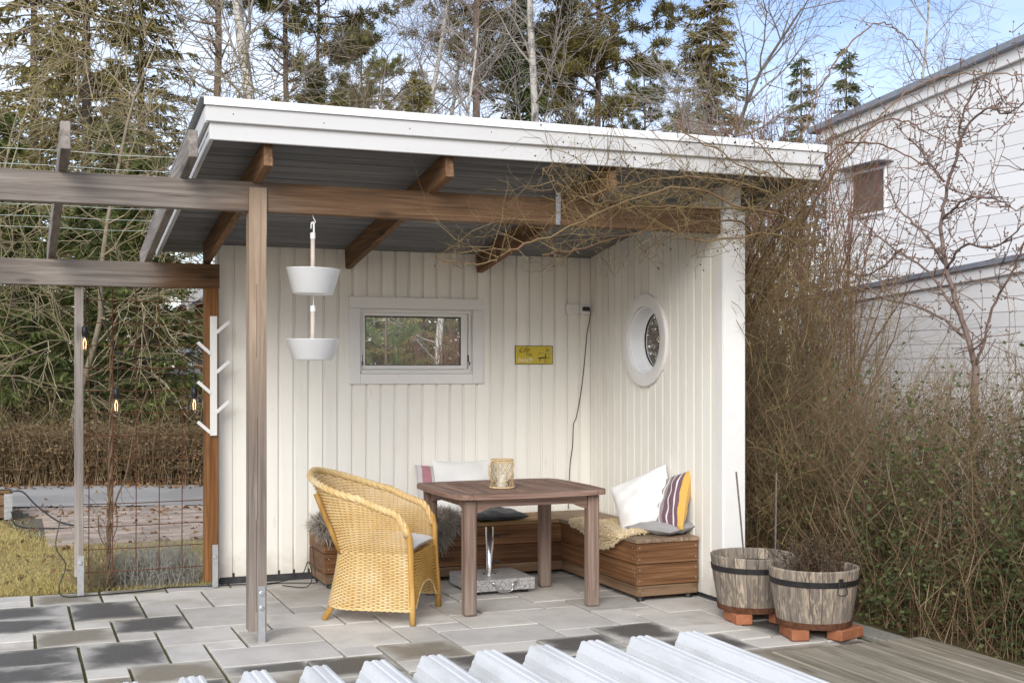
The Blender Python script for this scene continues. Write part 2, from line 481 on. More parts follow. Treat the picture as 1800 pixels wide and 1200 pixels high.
def slab_mat(name, base, wet, edge, amount):
    m = mat(name, base, .72, spec=.3); N = NT(m)
    v = N.coords(); f = N.noise(v, 3.2, 5, .6); ff = N.noise(v, 60, 3, .6)
    c = N.mix(N.maprange(f, .35, .7), base, tuple(x * .80 for x in base))
    c = N.mix(N.maprange(ff, .45, .75, 0, .30), c, tuple(x * .72 for x in base))
    st = N.noise(v, 1.6, 3, .5)
    c = N.mix(N.maprange(st, .60, .78, 0, .35), c, (.24, .20, .14))
    hs = N.n("ShaderNodeHueSaturation"); N.l(c, hs.inputs['Color'])
    N.l(N.math('ADD', N.math('MULTIPLY', N.rnd(), .24), .86), hs.inputs['Value']); c = hs.outputs[0]
    gp = N.n("ShaderNodeNewGeometry"); ws = N.noise(gp.outputs['Position'], 1.5, 6, .62, .4)       # dirt that runs across the joints
    c = N.mix(N.maprange(ws, .50, .70, 0, .42), c, (.27, .235, .175))
    if amount:
        tc = N.n("ShaderNodeTexCoord"); sp = N.n("ShaderNodeSeparateXYZ"); N.l(tc.outputs['Generated'], sp.inputs[0])
        def e(o): return N.math('MULTIPLY', o, N.math('SUBTRACT', 1.0, o))
        d = N.math('MULTIPLY', N.math('MINIMUM', e(sp.outputs[0]), e(sp.outputs[1])), 4.0)     # 0 at the rim, 1 in the middle
        big = N.noise(v, 2.6, 5, .62, .3)
        k = N.maprange(N.math('ADD', d, N.math('MULTIPLY', N.math('SUBTRACT', big, .5), 2.6)), -.25, .75, 0, amount)
        c = N.mix(N.maprange(d, .02, .3, .55, 0), c, edge)
        c = N.mix(k, c, N.mix(N.maprange(ff, .3, .7), wet, tuple(x * 1.5 for x in wet)))
        N.l(N.maprange(k, 0, 1, .72, .5), N.b.inputs['Roughness'])
    gr = N.noise(v, 240, 2, .6); c = N.mix(N.maprange(gr, .55, .72, 0, .35), c, tuple(x * .55 for x in base))
    N.col(c); N.bump(N.math('ADD', ff, N.math('MULTIPLY', gr, .5)), .4, .004)
    return m
slab_dry = slab_mat('slab_dry', (.56, .53, .49), (.1, .1, .1), (.3, .3, .3), 0)
slab_pale = slab_mat('slab_pale', (.63, .595, .54), (.1, .1, .1), (.3, .3, .3), 0)
slab_wet = slab_mat('slab_damp', (.54, .515, .47), (.062, .058, .053), (.44, .42, .36), .95)
slab_algae = slab_mat('slab_algae', (.56, .53, .47), (.135, .112, .075), (.44, .41, .34), .8)

# (x0, x1, y0, y1) in modules, as they lie in the photograph; the remaining cells are filled at random
S_ = [(-2, 0, 11, 12), (-2, 0, 12, 13), (0, 2, 11, 13), (2, 3, 11, 12), (2, 4, 12, 13), (4, 6, 12, 13), (3, 5, 10, 12), (4, 5, 9, 10), (5, 7, 9, 12),
      (3, 4, 8, 10), (-2, 1, 9, 11), (-2, 1, 7, 9), (1, 3, 8, 11), (1, 2, 7, 8), (2, 4, 6, 8), (4, 7, 7, 9), (4, 6, 6, 7), (6, 8, 5, 7), (7, 8, 7, 8), (7, 9, 8, 11),
      (8, 9, 5, 6), (8, 10, 6, 8), (3, 5, 4, 6), (2, 3, 5, 6), (0, 2, 5, 7), (-1, 0, 6, 7), (-1, 0, 5, 6), (1, 3, 2, 5), (-2, 1, 3, 5), (-2, 1, 1, 3), (1, 2, 1, 2),
      (3, 4, 2, 4), (2, 4, 0, 2), (4, 5, 3, 4), (4, 7, 1, 3), (4, 6, 0, 1), (5, 6, 5, 6), (5, 7, 3, 5), (7, 9, 2, 5), (7, 8, 1, 2), (6, 8, -1, 1), (8, 10, 0, 2), (9, 10, 2, 4),
      (9, 11, 4, 6), (10, 11, 3, 4), (8, 9, -1, 0), (11, 13, 3, 5), (10, 13, 1, 3), (10, 12, 0, 1), (12, 14, -1, 1), (13, 15, 2, 5), (13, 14, 1, 2), (14, 15, 5, 6),
      (12, 14, 5, 7), (14, 16, 6, 9), (15, 16, 2, 4), (16, 17, 3, 4), (15, 17, 4, 6), (14, 16, 0, 2), (16, 18, 1, 3), (16, 18, 0, 1), (17, 19, 3, 5), (16, 17, -2, 0), (17, 18, -1, 0),
      (17, 19, -2, -1), (18, 20, -1, 1), (19, 20, -2, -1), (18, 20, 1, 3), (0, 1, 0, 1), (-1, 1, -1, 0), (1, 2, -1, 1), (11, 12, 5, 7)]
occ = set()
cells = [(x, y) for y in range(13, -8, -1) for x in range(-10, 20)]
layout = []
def free(x0, x1, y0, y1): return all((x, y) not in occ and -10 <= x < 20 and -7 <= y < 13 for x in range(x0, x1) for y in range(y0, y1))
for s in S_:
    if free(*s):
        layout.append(s); occ |= {(x, y) for x in range(s[0], s[1]) for y in range(s[2], s[3])}
sr = random.Random(3)
for y in range(12, -8, -1):
    for x in range(-10, 20):
        if (x, y) in occ or y < -7: continue
        opts = [(2, 2), (3, 2), (2, 3), (2, 1), (1, 2), (1, 1)]
        sr.shuffle(opts); opts.sort(key=lambda q: -q[0] * q[1] + sr.random() * 3)
        for w_, h_ in opts + [(1, 1)]:
            s = (x, x + w_, y - h_ + 1, y + 1)
            if free(*s):
                layout.append(s); occ |= {(a, b) for a in range(s[0], s[1]) for b in range(s[2], s[3])}; break
_sm = {}
for (x0, x1, y0, y1) in layout:
    if y1 <= -3 and x0 >= 16: continue                      # the deck lies here
    w_, h_ = x1 - x0, y1 - y0
    cx, cy = GX0 + GXM * (x0 + x1) / 2, GY0 + GYM * (y0 + y1) / 2
    open_air = cx < .80 or cy < 6.38
    area = w_ * h_
    if open_air and area > 2: k = 'wet' if sr.random() < .72 else 'algae'
    elif open_air and area == 2: k = sr.choice(('algae', 'pale', 'wet'))
    elif open_air: k = 'pale'
    else: k = 'dry' if sr.random() < .72 else 'pale'
    key = (w_, h_, k)
    if key not in _sm:
        b = MB(); b.box((0, 0, 0), (w_ * GXM - .017, h_ * GYM - .013, .03), .003)
        _sm[key] = b.mesh('slab', mats=(dict(wet=slab_wet, algae=slab_algae, dry=slab_dry, pale=slab_pale)[k],))
    o = piece(_sm[key], 'slab', (cx, cy, -.0155 + sr.uniform(-.0035, .0035)), patio)
    o.rotation_euler = (sr.uniform(-.006, .006), sr.uniform(-.006, .006), sr.uniform(-.006, .006))

# concrete edging at the right of the slabs
conc = plain('rough_concrete', (.20, .19, .165), (.33, .315, .28), 45, .9, .5, .2, .1, bd=.004)
b = MB(); b.box((4.515, 7.0, -.02), (.17, 3.0, .05), .006)
tag(b.build('edging_kerb', conc), kind='structure')

# wooden deck: planks laid towards the shelter
deck_m = plain('deck_joists', (.05, .04, .03), (.09, .075, .055), 8, .9)
b = MB()
for y in (2.7, 3.5, 4.3, 5.35): b.box((4.05, y, -.045), (1.2, .06, .075))
deck = b.build('deck', deck_m); tag(deck, kind='structure')
b = MB(); b.box((0, 0, 0), (.1135, 3.2, .028), .005); _pm = b.mesh('plank', mats=(W['deck'],))
for i in range(9):
    piece(_pm, 'plank', (3.545 + .0615 + i * .1225, 5.505 - 1.6 + sr.uniform(-.006, .006), .008 + sr.uniform(-.0015, .0015)), deck)

# clay pavers between lawn and road
b = MB(); b.add([(.35, 11.26, -.024), (3.2, 11.26, -.024), (3.2, 13.62, -.024), (.1, 14.5, -.024), (-.35, 14.3, -.024)], [(0, 1, 2, 3, 4)])
paving = b.build('brick_paving', plain('paver_joint_sand', (.10, .085, .06), (.17, .15, .11), 20, .95)); tag(paving, kind='structure')
paver_m = plain('clay_paver', (.30, .235, .19), (.42, .345, .285), 9, .85, .3, .2, .5)
b = MB(); b.box((0, 0, 0), (.232, .112, .03), .004); _pm = b.mesh('paver', mats=(paver_m,))
n = 0
for j in range(30):
    y = 11.32 + j * .119
    for i in range(13):
        x = .40 + i * .238 + (.119 if j % 2 else 0) - max(0, (j - 16)) * .03
        if x > 2.45 + .12 or y > 14.42 - .29 * x or n >= 298: continue
        o = piece(_pm, 'paver', (x, y, -.021 + sr.uniform(-.003, .003)), paving); o.rotation_euler = (0, 0, sr.uniform(-.02, .02)); n += 1

# lawn: short worn grass
lawn_m = plain('lawn_earth', (.22, .165, .08), (.40, .32, .155), 5, .95, .4, .1, 0, bd=.01)
tag(sheet('lawn', [(-9, 8.87), (2.4, 8.87), (2.4, 11.25), (.35, 11.25), (-.25, 14.2), (-9, 16.8)], -.028, lawn_m), kind='structure')
grass_m = foliage('worn_grass', [(.31, .23, .095), (.48, .385, .15), (.37, .335, .11), (.60, .50, .25)], trans=.2, scale=1.3)
g = np.random.default_rng(5)
N_ = 80000
P = np.stack([g.uniform(-2.6, 1.9, N_), 8.88 + g.random(N_) ** 1.15 * 5.7, np.full(N_, -.03)], 1)
lim = np.where(P[:, 1] < 11.15, 1.9, .35 - (P[:, 1] - 11) * .18)
P = P[(P[:, 0] < lim + g.normal(0, .12, N_)) & (P[:, 1] < 14.45 - .28 * P[:, 0])]
D = np.stack([g.normal(0, .55, len(P)), g.normal(0, .55, len(P)), np.ones(len(P)) * .75], 1)
patch = np.sin(P[:, 0] * 3.1 + 1) * np.sin(P[:, 1] * 2.3) * .5 + .5
V, Q = cards(P, D, g.uniform(.025, .055, len(P)) * (.6 + .7 * patch), g.uniform(.004, .009, len(P)), g)
tag(np_mesh('grass', V, Q, grass_m), 'short worn yellow-green grass of the lawn', kind='stuff')
# dead leaves scattered on lawn, pavers and patio rim
litter_m = foliage('dead_leaf', [(.10, .05, .022), (.20, .11, .05), (.30, .19, .10)], trans=.1, scale=4)
K = 4200
P = np.stack([g.uniform(-2.5, 2.4, K), 9.0 + g.random(K) * 8.6, np.full(K, -.008)], 1)
keep = (g.random(K) < np.where(P[:, 1] > 16.5 - .3 * P[:, 0], 1.0, np.where((P[:, 1] > 13.2) & (P[:, 1] < 14.4 - .28 * P[:, 0]), .7, .18))) & ~((P[:, 1] > 14.6 - .3 * P[:, 0]) & (P[:, 1] < 16.55 - .3 * P[:, 0]) & (g.random(K) > .06))
P = P[keep]; D = np.stack([g.normal(size=len(P)), g.normal(size=len(P)), g.uniform(0, .5, len(P))], 1)
V, Q = cards(P, D, .06, .035, g)
tag(np_mesh('fallen_leaves', V, Q, litter_m), 'brown dead leaves along the verge', kind='stuff')
# ------------------------------------------------------------------ garden shelter with its pergola
YB, XS = 8.74, 4.166                      # inner faces of back wall and side wall
SL = .154                                 # roof fall per metre towards the back
def ceil_z(y): return 2.345 + SL * (YB - y)
shelter = thing('garden_shelter', (1.33, 8.74, 0), 'open cream-boarded garden shelter with white fascia roof and timber pergola', 'shelter')

def rotx(a): return Matrix.Rotation(a, 3, 'X')
# back wall: backing panel round the window opening, then boards
WX0, WX1, WZ0, WZ1 = 2.335, 3.185, 1.465, 1.915           # window opening
b = MB()
for x0, x1, z0, z1 in ((1.34, WX0, .06, 2.345), (WX1, 4.32, .06, 2.345), (WX0, WX1, .06, WZ0), (WX0, WX1, WZ1, 2.345)):
    b.box(((x0 + x1) / 2, YB + .065, (z0 + z1) / 2), (x1 - x0, .10, z1 - z0))
back_wall = b.build('back_wall', cream, shelter)
BW, BP = .0885, .1058
_bm = {}
def vboard(x, z0, z1, par, yf=YB, wd=BW):
    key = (round(z1 - z0, 3), wd)
    if key not in _bm:
        q = MB(); q.box((0, 0, 0), (wd, .014, z1 - z0), .0025); _bm[key] = q.mesh('board', mats=(cream,))
    return piece(_bm[key], 'board', (x, yf + .007 + rng.uniform(-.0008, .0008), (z0 + z1) / 2), par)
x = 1.333 + BW / 2
while x < XS - .02:
    if WX0 - BW / 2 < x < WX1 + BW / 2:
        vboard(x, .045, 1.41, back_wall); vboard(x, 1.965, 2.345, back_wall)
    else: vboard(x, .045, 2.345, back_wall)
    x += BP
# left end of the back wall
b = MB(); b.box((1.326, YB + .055, 1.19), (.014, .15, 2.3), .002); b.build('corner_board', cream, shelter)
# dark base course under the walls
b = MB(); b.box((2.83, YB + .06, .02), (2.98, .11, .10)); b.box((4.245, 7.82, .005), (.12, 1.96, .06))
b.build('plinth', plain('plinth_bitumen', (.03, .03, .032), (.06, .06, .062), 20, .9), shelter)

# side wall: round window opening of radius .27 behind the ring
RC = (7.82, 1.69); RO = .262
b = MB()
def side_prism(poly, xc, t):
    b.prism(poly, t, Matrix(((0, 0, 1), (1, 0, 0), (0, 1, 0))), (xc, 0, 0))
ang = [math.pi * i / 14 for i in range(15)]
top = [(6.80, RC[1])] + [(RC[0] - RO * math.cos(a), RC[1] + RO * math.sin(a)) for a in ang] + [(8.84, RC[1]), (8.84, ceil_z(8.84)), (6.80, ceil_z(6.80))]
bot = [(6.80, RC[1])] + [(RC[0] - RO * math.cos(a), RC[1] - RO * math.sin(a)) for a in ang] + [(8.84, RC[1]), (8.84, .05), (6.80, .05)]
side_prism(top, XS + .075, .12); side_prism(bot, XS + .075, .12)
side_wall = b.build('side_wall', cream, shelter)
y = YB - .012 - BW / 2
while y > 6.84:
    d0, d1 = y - BW / 2, y + BW / 2
    if d1 > RC[0] - RO and d0 < RC[0] + RO:
        def arc(sgn):
            ys = [d1 + (d0 - d1) * i / 6 for i in range(7)]
            return [(q, RC[1] + sgn * math.sqrt(max(RO ** 2 - (q - RC[0]) ** 2, 0))) for q in ys]
        for poly in ([(d0, .035), (d1, .035)] + arc(-1), [(d1, ceil_z(d1)), (d0, ceil_z(d0))][::-1] + []):
            pass
        b = MB(); side_prism([(d0, .035), (d1, .035)] + arc(-1), XS + .007, .014); b.build('board', cream, side_wall)
        b = MB(); side_prism(arc(1) + [(d0, ceil_z(d0)), (d1, ceil_z(d1))], XS + .007, .014); b.build('board', cream, side_wall)
    else:
        b = MB(); side_prism([(d0, .035), (d1, .035), (d1, ceil_z(d1)), (d0, ceil_z(d0))], XS + .007 + rng.uniform(-.0008, .0008), .014); b.build('board', cream, side_wall)
    y -= BP
# white end board and outer face
b = MB(); b.box((4.243, 6.792, 1.26), (.158, .024, 2.45), .003); b.build('end_board', white_trim, shelter)
b = MB(); b.box((XS + .006, 6.826, 1.27), (.022, .075, 2.44), .003); b.build('corner_board', white_trim, shelter)

# window in the back wall
win = MB(); win.box((2.76, YB + .06, 1.473), (.85, .11, .016), .002); win.box((2.76, YB + .06, 1.907), (.85, .11, .016), .002)
win.box((2.343, YB + .06, 1.69), (.016, .11, .418), .002); win.box((3.177, YB + .06, 1.69), (.016, .11, .418), .002)
window = win.build('window', white_trim, shelter)
def trim(x0, x1, z0, z1, t=.022, yy=YB):
    q = MB(); q.box(((x0 + x1) / 2, yy - t / 2 - .0005, (z0 + z1) / 2), (x1 - x0, t, z1 - z0), .003); return q.build('casing', white_trim, window)
trim(2.246, 3.276, 1.925, 2.007, .024); trim(2.246, 2.330, 1.377, 1.924); trim(3.192, 3.276, 1.377, 1.924); trim(2.331, 3.191, 1.377, 1.452, .020)
q = MB(); q.bar((2.335, YB - .01, 1.459), (3.186, YB - .01, 1.459), .05, .012, .002); q.build('sill', white_trim, window)
q = MB()
for x0, x1, z0, z1 in ((2.353, 3.160, 1.872, 1.898), (2.353, 3.160, 1.484, 1.513), (2.353, 2.376, 1.513, 1.872), (3.110, 3.160, 1.513, 1.872)):
    q.box(((x0 + x1) / 2, YB + .035, (z0 + z1) / 2), (x1 - x0, .036, z1 - z0), .003)
q.build('sash', white_trim, window)
q = MB(); q.box((2.743, YB + .036, 1.6925), (.734, .005, .359)); q.build('pane', glass('window_glass', (.93, .95, .94)), window)
q = MB()
for z0, z1, x0, x1 in ((1.862, 1.872, 2.376, 3.110), (1.513, 1.519, 2.376, 3.110), (1.519, 1.862, 2.376, 2.381), (1.519, 1.862, 3.103, 3.110)):
    q.box(((x0 + x1) / 2, YB + .026, (z0 + z1) / 2), (x1 - x0, .01, z1 - z0))
q.build('gasket', black_plastic, window)
for xx in (2.348, 3.168):
    q = MB(); q.box((xx, YB + .012, 1.565), (.014, .012, .05), .003); q.tube([(xx, YB + .012, 1.545), (xx + .004, YB - .004, 1.53), (xx, YB + .002, 1.515)], .005, 6)
    q.build('catch', black_iron, window)

# round window in the side wall
MR = Matrix(((0, 0, 1), (1, 0, 0), (0, 1, 0)))               # lathe axis -> world X
def ring(prof, name, m, n=48):
    q = MB(); q.lathe(prof, n); q.v = [(XS + p[2], RC[0] + p[0], RC[1] + p[1]) for p in q.v]
    return q.build(name, m, round_window, smooth=False)
round_window = None
q = MB(); q.lathe([(.328, -.001), (.328, -.021), (.324, -.025), (.246, -.027), (.242, -.024), (.242, .01)], 56)
q.v = [(XS + p[2], RC[0] + p[0], RC[1] + p[1]) for p in q.v]
round_window = q.build('round_window', white_trim, shelter, smooth=True)
_md = round_window.modifiers.new('edges', 'EDGE_SPLIT'); _md.split_angle = R(40)
for prof, nm, mm in (([(.242, .0), (.236, .004), (.232, .10), (.226, .104)], 'reveal', white_enamel),
                     ([(.236, .095), (.205, .09), (.200, .094), (.198, .112)], 'sash', white_enamel),
                     ([(.2005, .093), (.196, .093), (.196, .104)], 'gasket', black_plastic)):
    o = ring(prof, nm, mm); o.data.polygons.foreach_set('use_smooth', [True] * len(o.data.polygons))
    _md = o.modifiers.new('edges', 'EDGE_SPLIT'); _md.split_angle = R(40)
q = MB(); q.lathe([(.0, .1), (.205, .1)], 40); q.v = [(XS + p[2], RC[0] + p[0], RC[1] + p[1]) for p in q.v]
q.build('pane', clear_glass, round_window)

# timber: beams, posts, rafters
def timber(name, a, c, w_, h_, m, par=shelter, ch=.004):
    q = MB(); q.bar(a, c, w_, h_, ch); return q.build(name, m, par)
timber('beam', (-1.6, 6.845, 2.427), (4.16, 6.845, 2.427), .07, .162, W['beam'])
timber('beam', (-1.6, 8.665, 2.118), (1.318, 8.665, 2.118), .07, .168, W['beam_back'])
q = MB(); q.prism([(6.79, .065), (6.885, .065), (6.885, 2.345), (6.8085, 2.345), (6.8085, 2.475), (6.79, 2.475)], .095, Matrix(((0, 0, 1), (1, 0, 0), (0, 1, 0))), (1.242, 0, 0))
post = q.build('post', W['post'], shelter)
q = MB()
for zz, hh in ((.95, .55), (1.75, .4), (.42, .5)): q.box((1.236 + .006 * math.sin(zz * 9), 6.7902, zz), (.0024, .002, hh))
q.build('drying_crack', mat('crack_shadow_gap', (.03, .022, .017), .95), post)
q = MB(); q.box((1.262, 6.7862, .155), (.038, .006, .31), .001); q.box((1.262, 6.8375, .03), (.038, .10, .006), .001)
sh = q.build('post_shoe', steel, post)
for zz in (.27, .19):
    q = MB(); q.lathe([(0, .008), (.009, .008), (.012, .003), (.016, .0)], 10); q.v = [(1.262 + p[0], 6.783 - p[2], zz + p[1]) for p in q.v]; q.build('bolt', steel, sh)
q = MB(); q.box((1.262, 8.655, 1.04), (.092, .092, 1.99), .004); p2 = q.build('post', W['post_brown'], shelter)
q = MB(); q.box((1.285, 8.606, .15), (.038, .006, .29), .001); s2 = q.build('post_shoe', steel, p2)
q = MB(); q.lathe([(0, .008), (.009, .008), (.015, 0)], 10); q.v = [(1.285 + p[0], 8.603 - p[2], .21 + p[1]) for p in q.v]; q.build('bolt', steel, s2)
q = MB(); q.box((.412, 8.69, 1.075), (.056, .056, 1.91), .003); p3 = q.build('post', W['post_thin'], shelter)
q = MB(); q.box((.421, 8.659, .125), (.042, .006, .27), .001); s3 = q.build('post_shoe', steel, p3)
q = MB(); q.lathe([(0, .008), (.009, .008), (.015, 0)], 10); q.v = [(.421 + p[0], 8.656 - p[2], .21 + p[1]) for p in q.v]; q.build('bolt', steel, s3)
def rafter(xc, m, y0, y1, zb, wd=.047, h=.145):
    """bottom of the rafter is at zb above Y=6.81"""
    za, zc = zb + SL * (6.81 - y0) + h / 2, zb + SL * (6.81 - y1) + h / 2
    return timber('rafter', (xc, y0, za), (xc, y1, zc), wd, h * math.cos(math.atan(SL)), m)
for xc in (1.243, 2.243, 3.247): rafter(xc, W['rafter'], 6.50, 8.735, 2.498)
for xc in (.855, .245, -.42, -1.08): rafter(xc, W['rafter_grey'], 6.46, 9.05, 2.508)
q = MB(); q.box((3.03, 6.80, 2.445), (.03, .012, .19), .001); q.build('joist_bracket', steel, shelter)

# roof: dark boards under, felt on top, white fascia boards
roof_m = plain('roofing_felt', (.09, .09, .095), (.14, .14, .145), 60, .9, .3)
q = MB(); aa = math.atan(SL)
yc, L = (6.47 + 9.02) / 2, (9.02 - 6.47) / math.cos(aa)
q.box((2.785, yc, ceil_z(yc) + .10), (3.70, L, .10), 0, rotx(-aa)); roof = q.build('roof', roof_m, shelter)
n = 22; pitch = (9.0 - 6.49) / n
b = MB(); b.box((0, 0, 0), (3.70, pitch - .006, .02), .003, rotx(-aa)); _cm = b.mesh('ceiling_board', mats=(ceiling_paint,))
for i in range(n):
    yy = 6.49 + pitch * (i + .5); piece(_cm, 'ceiling_board', (2.785, yy, ceil_z(yy) + .012 + rng.uniform(-.001, .001)), roof)
def fascia(name, x0, x1, yf, z0, z1, t):
    q = MB(); q.box(((x0 + x1) / 2, yf + t / 2, (z0 + z1) / 2), (x1 - x0, t, z1 - z0), .003); return q.build(name, fascia_paint, roof)
fascia('fascia_board', .936, 4.645, 6.450, 2.658, 2.752, .022)
fascia('fascia_board', .914, 4.668, 6.427, 2.747, 2.832, .0225)
cap_m = plain('white_flashing', (.80, .81, .82), (.85, .855, .86), 3, .4, .05, .5, .02)
for x0, x1 in ((.902, 2.52), (2.5185, 4.68)):
    q = MB(); q.box(((x0 + x1) / 2, 6.4155 + (.001 if x0 > 2 else 0), 2.848), (x1 - x0, .004, .040)); q.box(((x0 + x1) / 2, 6.46 + (.001 if x0 > 2 else 0), 2.868 + (.0015 if x0 > 2 else 0)), (x1 - x0, .09, .003))
    q.build('flashing', cap_m, roof)
for sx, xa, xb in ((-1, .936, .914), (1, 4.645, 4.668)):
    for xx, dz, hh, t in ((xa, .0, .094, .022), (xb, .088, .085, .0225)):
        q = MB(); y0, y1 = 6.474, 9.02
        z0 = 2.658 + dz + hh / 2
        q.bar((xx - sx * t / 2, y0, z0), (xx - sx * t / 2, y1, z0 - SL * (y1 - y0)), t, hh, .003); q.build('fascia_board', fascia_paint, roof)
    q = MB(); q.bar((xb + sx * .004, 6.42, 2.868), (xb + sx * .004, 9.02, 2.868 - SL * 2.6), .05, .006); q.build('flashing', plain('grey_flashing', (.30, .31, .32), (.38, .39, .40), 5, .5), roof)
q = MB()
for k in range(8): q.lathe([(0, .0025), (.0035, .0012)], 6, (0, 0, 0)); q.v[-12:] = [(1.05 + k * .47 + p[0], 6.4262 - p[2] + .0005, 2.79 + .012 * math.sin(k * 5) + p[1]) for p in q.v[-12:]]
q.build('nail_heads', rust, roof); tag(bpy.data.objects['nail_heads'], kind='stuff')
# thin wires strung between the pergola rafters
wire_m = mat('pale_steel_wire', (.55, .60, .58), .4, .5)
for k in range(7):
    yy = 6.95 + k * .26; zz = 2.508 + SL * (6.81 - yy) + .15
    q = MB(); q.tube([(-1.5, yy, zz), (-.4, yy, zz - .008), (.25, yy, zz), (.55, yy, zz - .006), (.86, yy, zz)], .0016, 4); q.build('wire', wire_m, shelter)
# ------------------------------------------------------------------ things on and around the shelter
def smooth_pts(ctrl, n=6):
    """Catmull-Rom through control points"""
    P = [Vector(p) for p in ctrl]; P = [P[0] * 2 - P[1]] + P + [P[-1] * 2 - P[-2]]; out = []
    for i in range(1, len(P) - 2):
        for k in range(n):
            t = k / n; a, b_, c, d = P[i - 1], P[i], P[i + 1], P[i + 2]
            out.append(.5 * ((2 * b_) + (c - a) * t + (2 * a - 5 * b_ + 4 * c - d) * t * t + (3 * b_ - a - 3 * c + d) * t ** 3))
    out.append(P[-2]); return out

# rusty reinforcing mesh between the pergola posts
tr = thing('trellis_mesh', (.82, 8.70, 0), 'rusty steel mesh trellis between the pergola posts, open view of the road', 'trellis')
for i in range(6):
    xx = .475 + i * .1505
    q = MB(); q.tube([(xx, 8.716, .10), (xx + .003, 8.716, 1.0), (xx, 8.716, 2.03)], .0034, 5); q.build('rod', rust, tr)
for i in range(13):
    zz = .14 + i * .1505
    q = MB(); q.tube([(.44, 8.709, zz), (.8, 8.709, zz - .004), (1.215, 8.709, zz)], .0034, 5); q.build('rod', rust, tr)

# string of filament bulbs
bulb_glass = glass('bulb_glass', (1, .97, .9))
fil = bpy.data.materials.new('glowing_filament'); fil.use_nodes = True
fil.node_tree.nodes["Principled BSDF"].inputs['Emission Color'].default_value = (1, .55, .18, 1)
fil.node_tree.nodes["Principled BSDF"].inputs['Emission Strength'].default_value = 2.0
sl = thing('string_light', (.8, 8.66, 1.1), 'black cord string light with three pear-shaped filament bulbs on the trellis', 'string light')
q = MB()
q.tube(smooth_pts([(.455, 8.665, 2.03), (.452, 8.664, 1.9), (.447, 8.662, 1.75)]), .004, 6)
q.tube(smooth_pts([(.535, 8.665, 2.03), (.57, 8.66, 1.86), (.61, 8.66, 1.68), (.66, 8.66, 1.59), (.85, 8.67, 1.555), (1.02, 8.67, 1.55), (1.13, 8.665, 1.595)]), .004, 6)
q.tube(smooth_pts([(.66, 8.66, 1.59), (.655, 8.658, 1.45), (.645, 8.656, 1.33)]), .0035, 6)
q.tube(smooth_pts([(1.13, 8.665, 1.595), (1.148, 8.66, 1.46), (1.152, 8.655, 1.33)]), .0035, 6)
for cx, cz in ((.66, 1.592), (1.13, 1.595)): q.box((cx, 8.66, cz), (.05, .02, .018), .004)
q.build('cord', black_plastic, sl)
for bx, bz in ((.447, 1.72), (.645, 1.31), (1.152, 1.31)):
    q = MB(); q.lathe([(.0, .05), (.012, .05), (.02, .042), (.021, 0), (.017, -.008), (.017, -.022)], 12, (bx, 8.655, bz)); so = q.build('socket', black_plastic, sl, smooth=True)
    q = MB(); q.lathe([(.013, -.015), (.016, -.03), (.025, -.065), (.031, -.095), (.030, -.115), (.020, -.132), (.006, -.138)], 16, (bx, 8.655, bz)); q.build('bulb', bulb_glass, sl, smooth=True)
    q = MB()
    for s_ in (-1, 1): q.tube([(bx + s_ * .002, 8.655, bz - .03), (bx + s_ * .009, 8.655, bz - .06), (bx + s_ * .006, 8.655, bz - .10)], .0016, 5)
    q.build('filament', fil, sl)

# climbing stem twisted up the mesh
bark_vine = plain('vine_bark', (.12, .075, .045), (.24, .165, .10), 30, .9, .4)
vn = thing('climbing_vine', (.61, 8.92, 0), 'twisted bare climbing vine growing up the mesh trellis', 'vine')
q = MB()
for ph in (0, math.pi):
    q.tube([(.605 + .02 * math.sin(z * .8) + .009 * math.cos(z * 22 + ph), 8.79 + .13 * math.exp(-z * 2.5) + .009 * math.sin(z * 22 + ph), z - .03) for z in [i * .035 for i in range(52)]], [.012 - .00012 * i for i in range(52)], 6)
q.tube(smooth_pts([(.605, 8.80, .42), (.66, 8.79, .62), (.72, 8.78, .78), (.78, 8.78, 1.1), (.86, 8.77, 1.35)]), .006, 6)
q.tube(smooth_pts([(.61, 8.80, .25), (.55, 8.8, .37), (.54, 8.8, .5)]), .004, 5)
q.tube(smooth_pts([(.61, 8.80, .3), (.66, 8.8, .42), (.655, 8.8, .58)]), .004, 5)
q.tube(smooth_pts([(.60, 8.79, 1.0), (.52, 8.78, 1.15), (.47, 8.77, 1.4)]), .004, 5)
q.build('stem', bark_vine, vn, smooth=True)
S = []
for k in range(60):
    z = rng.uniform(.1, 1.7); p = Vector((.605 + rng.uniform(-.02, .2 * (z > .5)), 8.79, z)); d = Vector((rng.uniform(-1, 1), rng.uniform(-.3, .3), rng.uniform(.1, 1))).normalized()
    for _ in range(4): p2_ = p + d * rng.uniform(.02, .06); S.append((p, p2_, .0018, .0014)); p = p2_; d = (d + Vector((rng.uniform(-.4, .4), 0, rng.uniform(-.3, .3)))).normalized()
V, Q = seg_mesh(S, 3); np_mesh('twigs', V - np.array([.61, 8.92, 0]), Q, bark_vine, vn)["kind"] = "stuff"

# white branching coat rack
rk = thing('coat_rack', (1.272, 8.60, 1.03), 'white wooden coat rack with six slanting pegs on the brown post', 'coat rack')
q = MB(); q.box((1.272, 8.594, 1.44), (.047, .022, .81), .003); q.build('rail', white_trim, rk)
for sx, zz in ((1, 1.745), (-1, 1.60), (1, 1.475), (-1, 1.335), (1, 1.205), (-1, 1.065)):
    q = MB(); q.bar((1.272 + sx * .018, 8.596, zz - .012), (1.272 + sx * .105, 8.59, zz + .065), .022, .033, .002, up=(0, 1, 0)); q.build('peg', white_trim, rk)

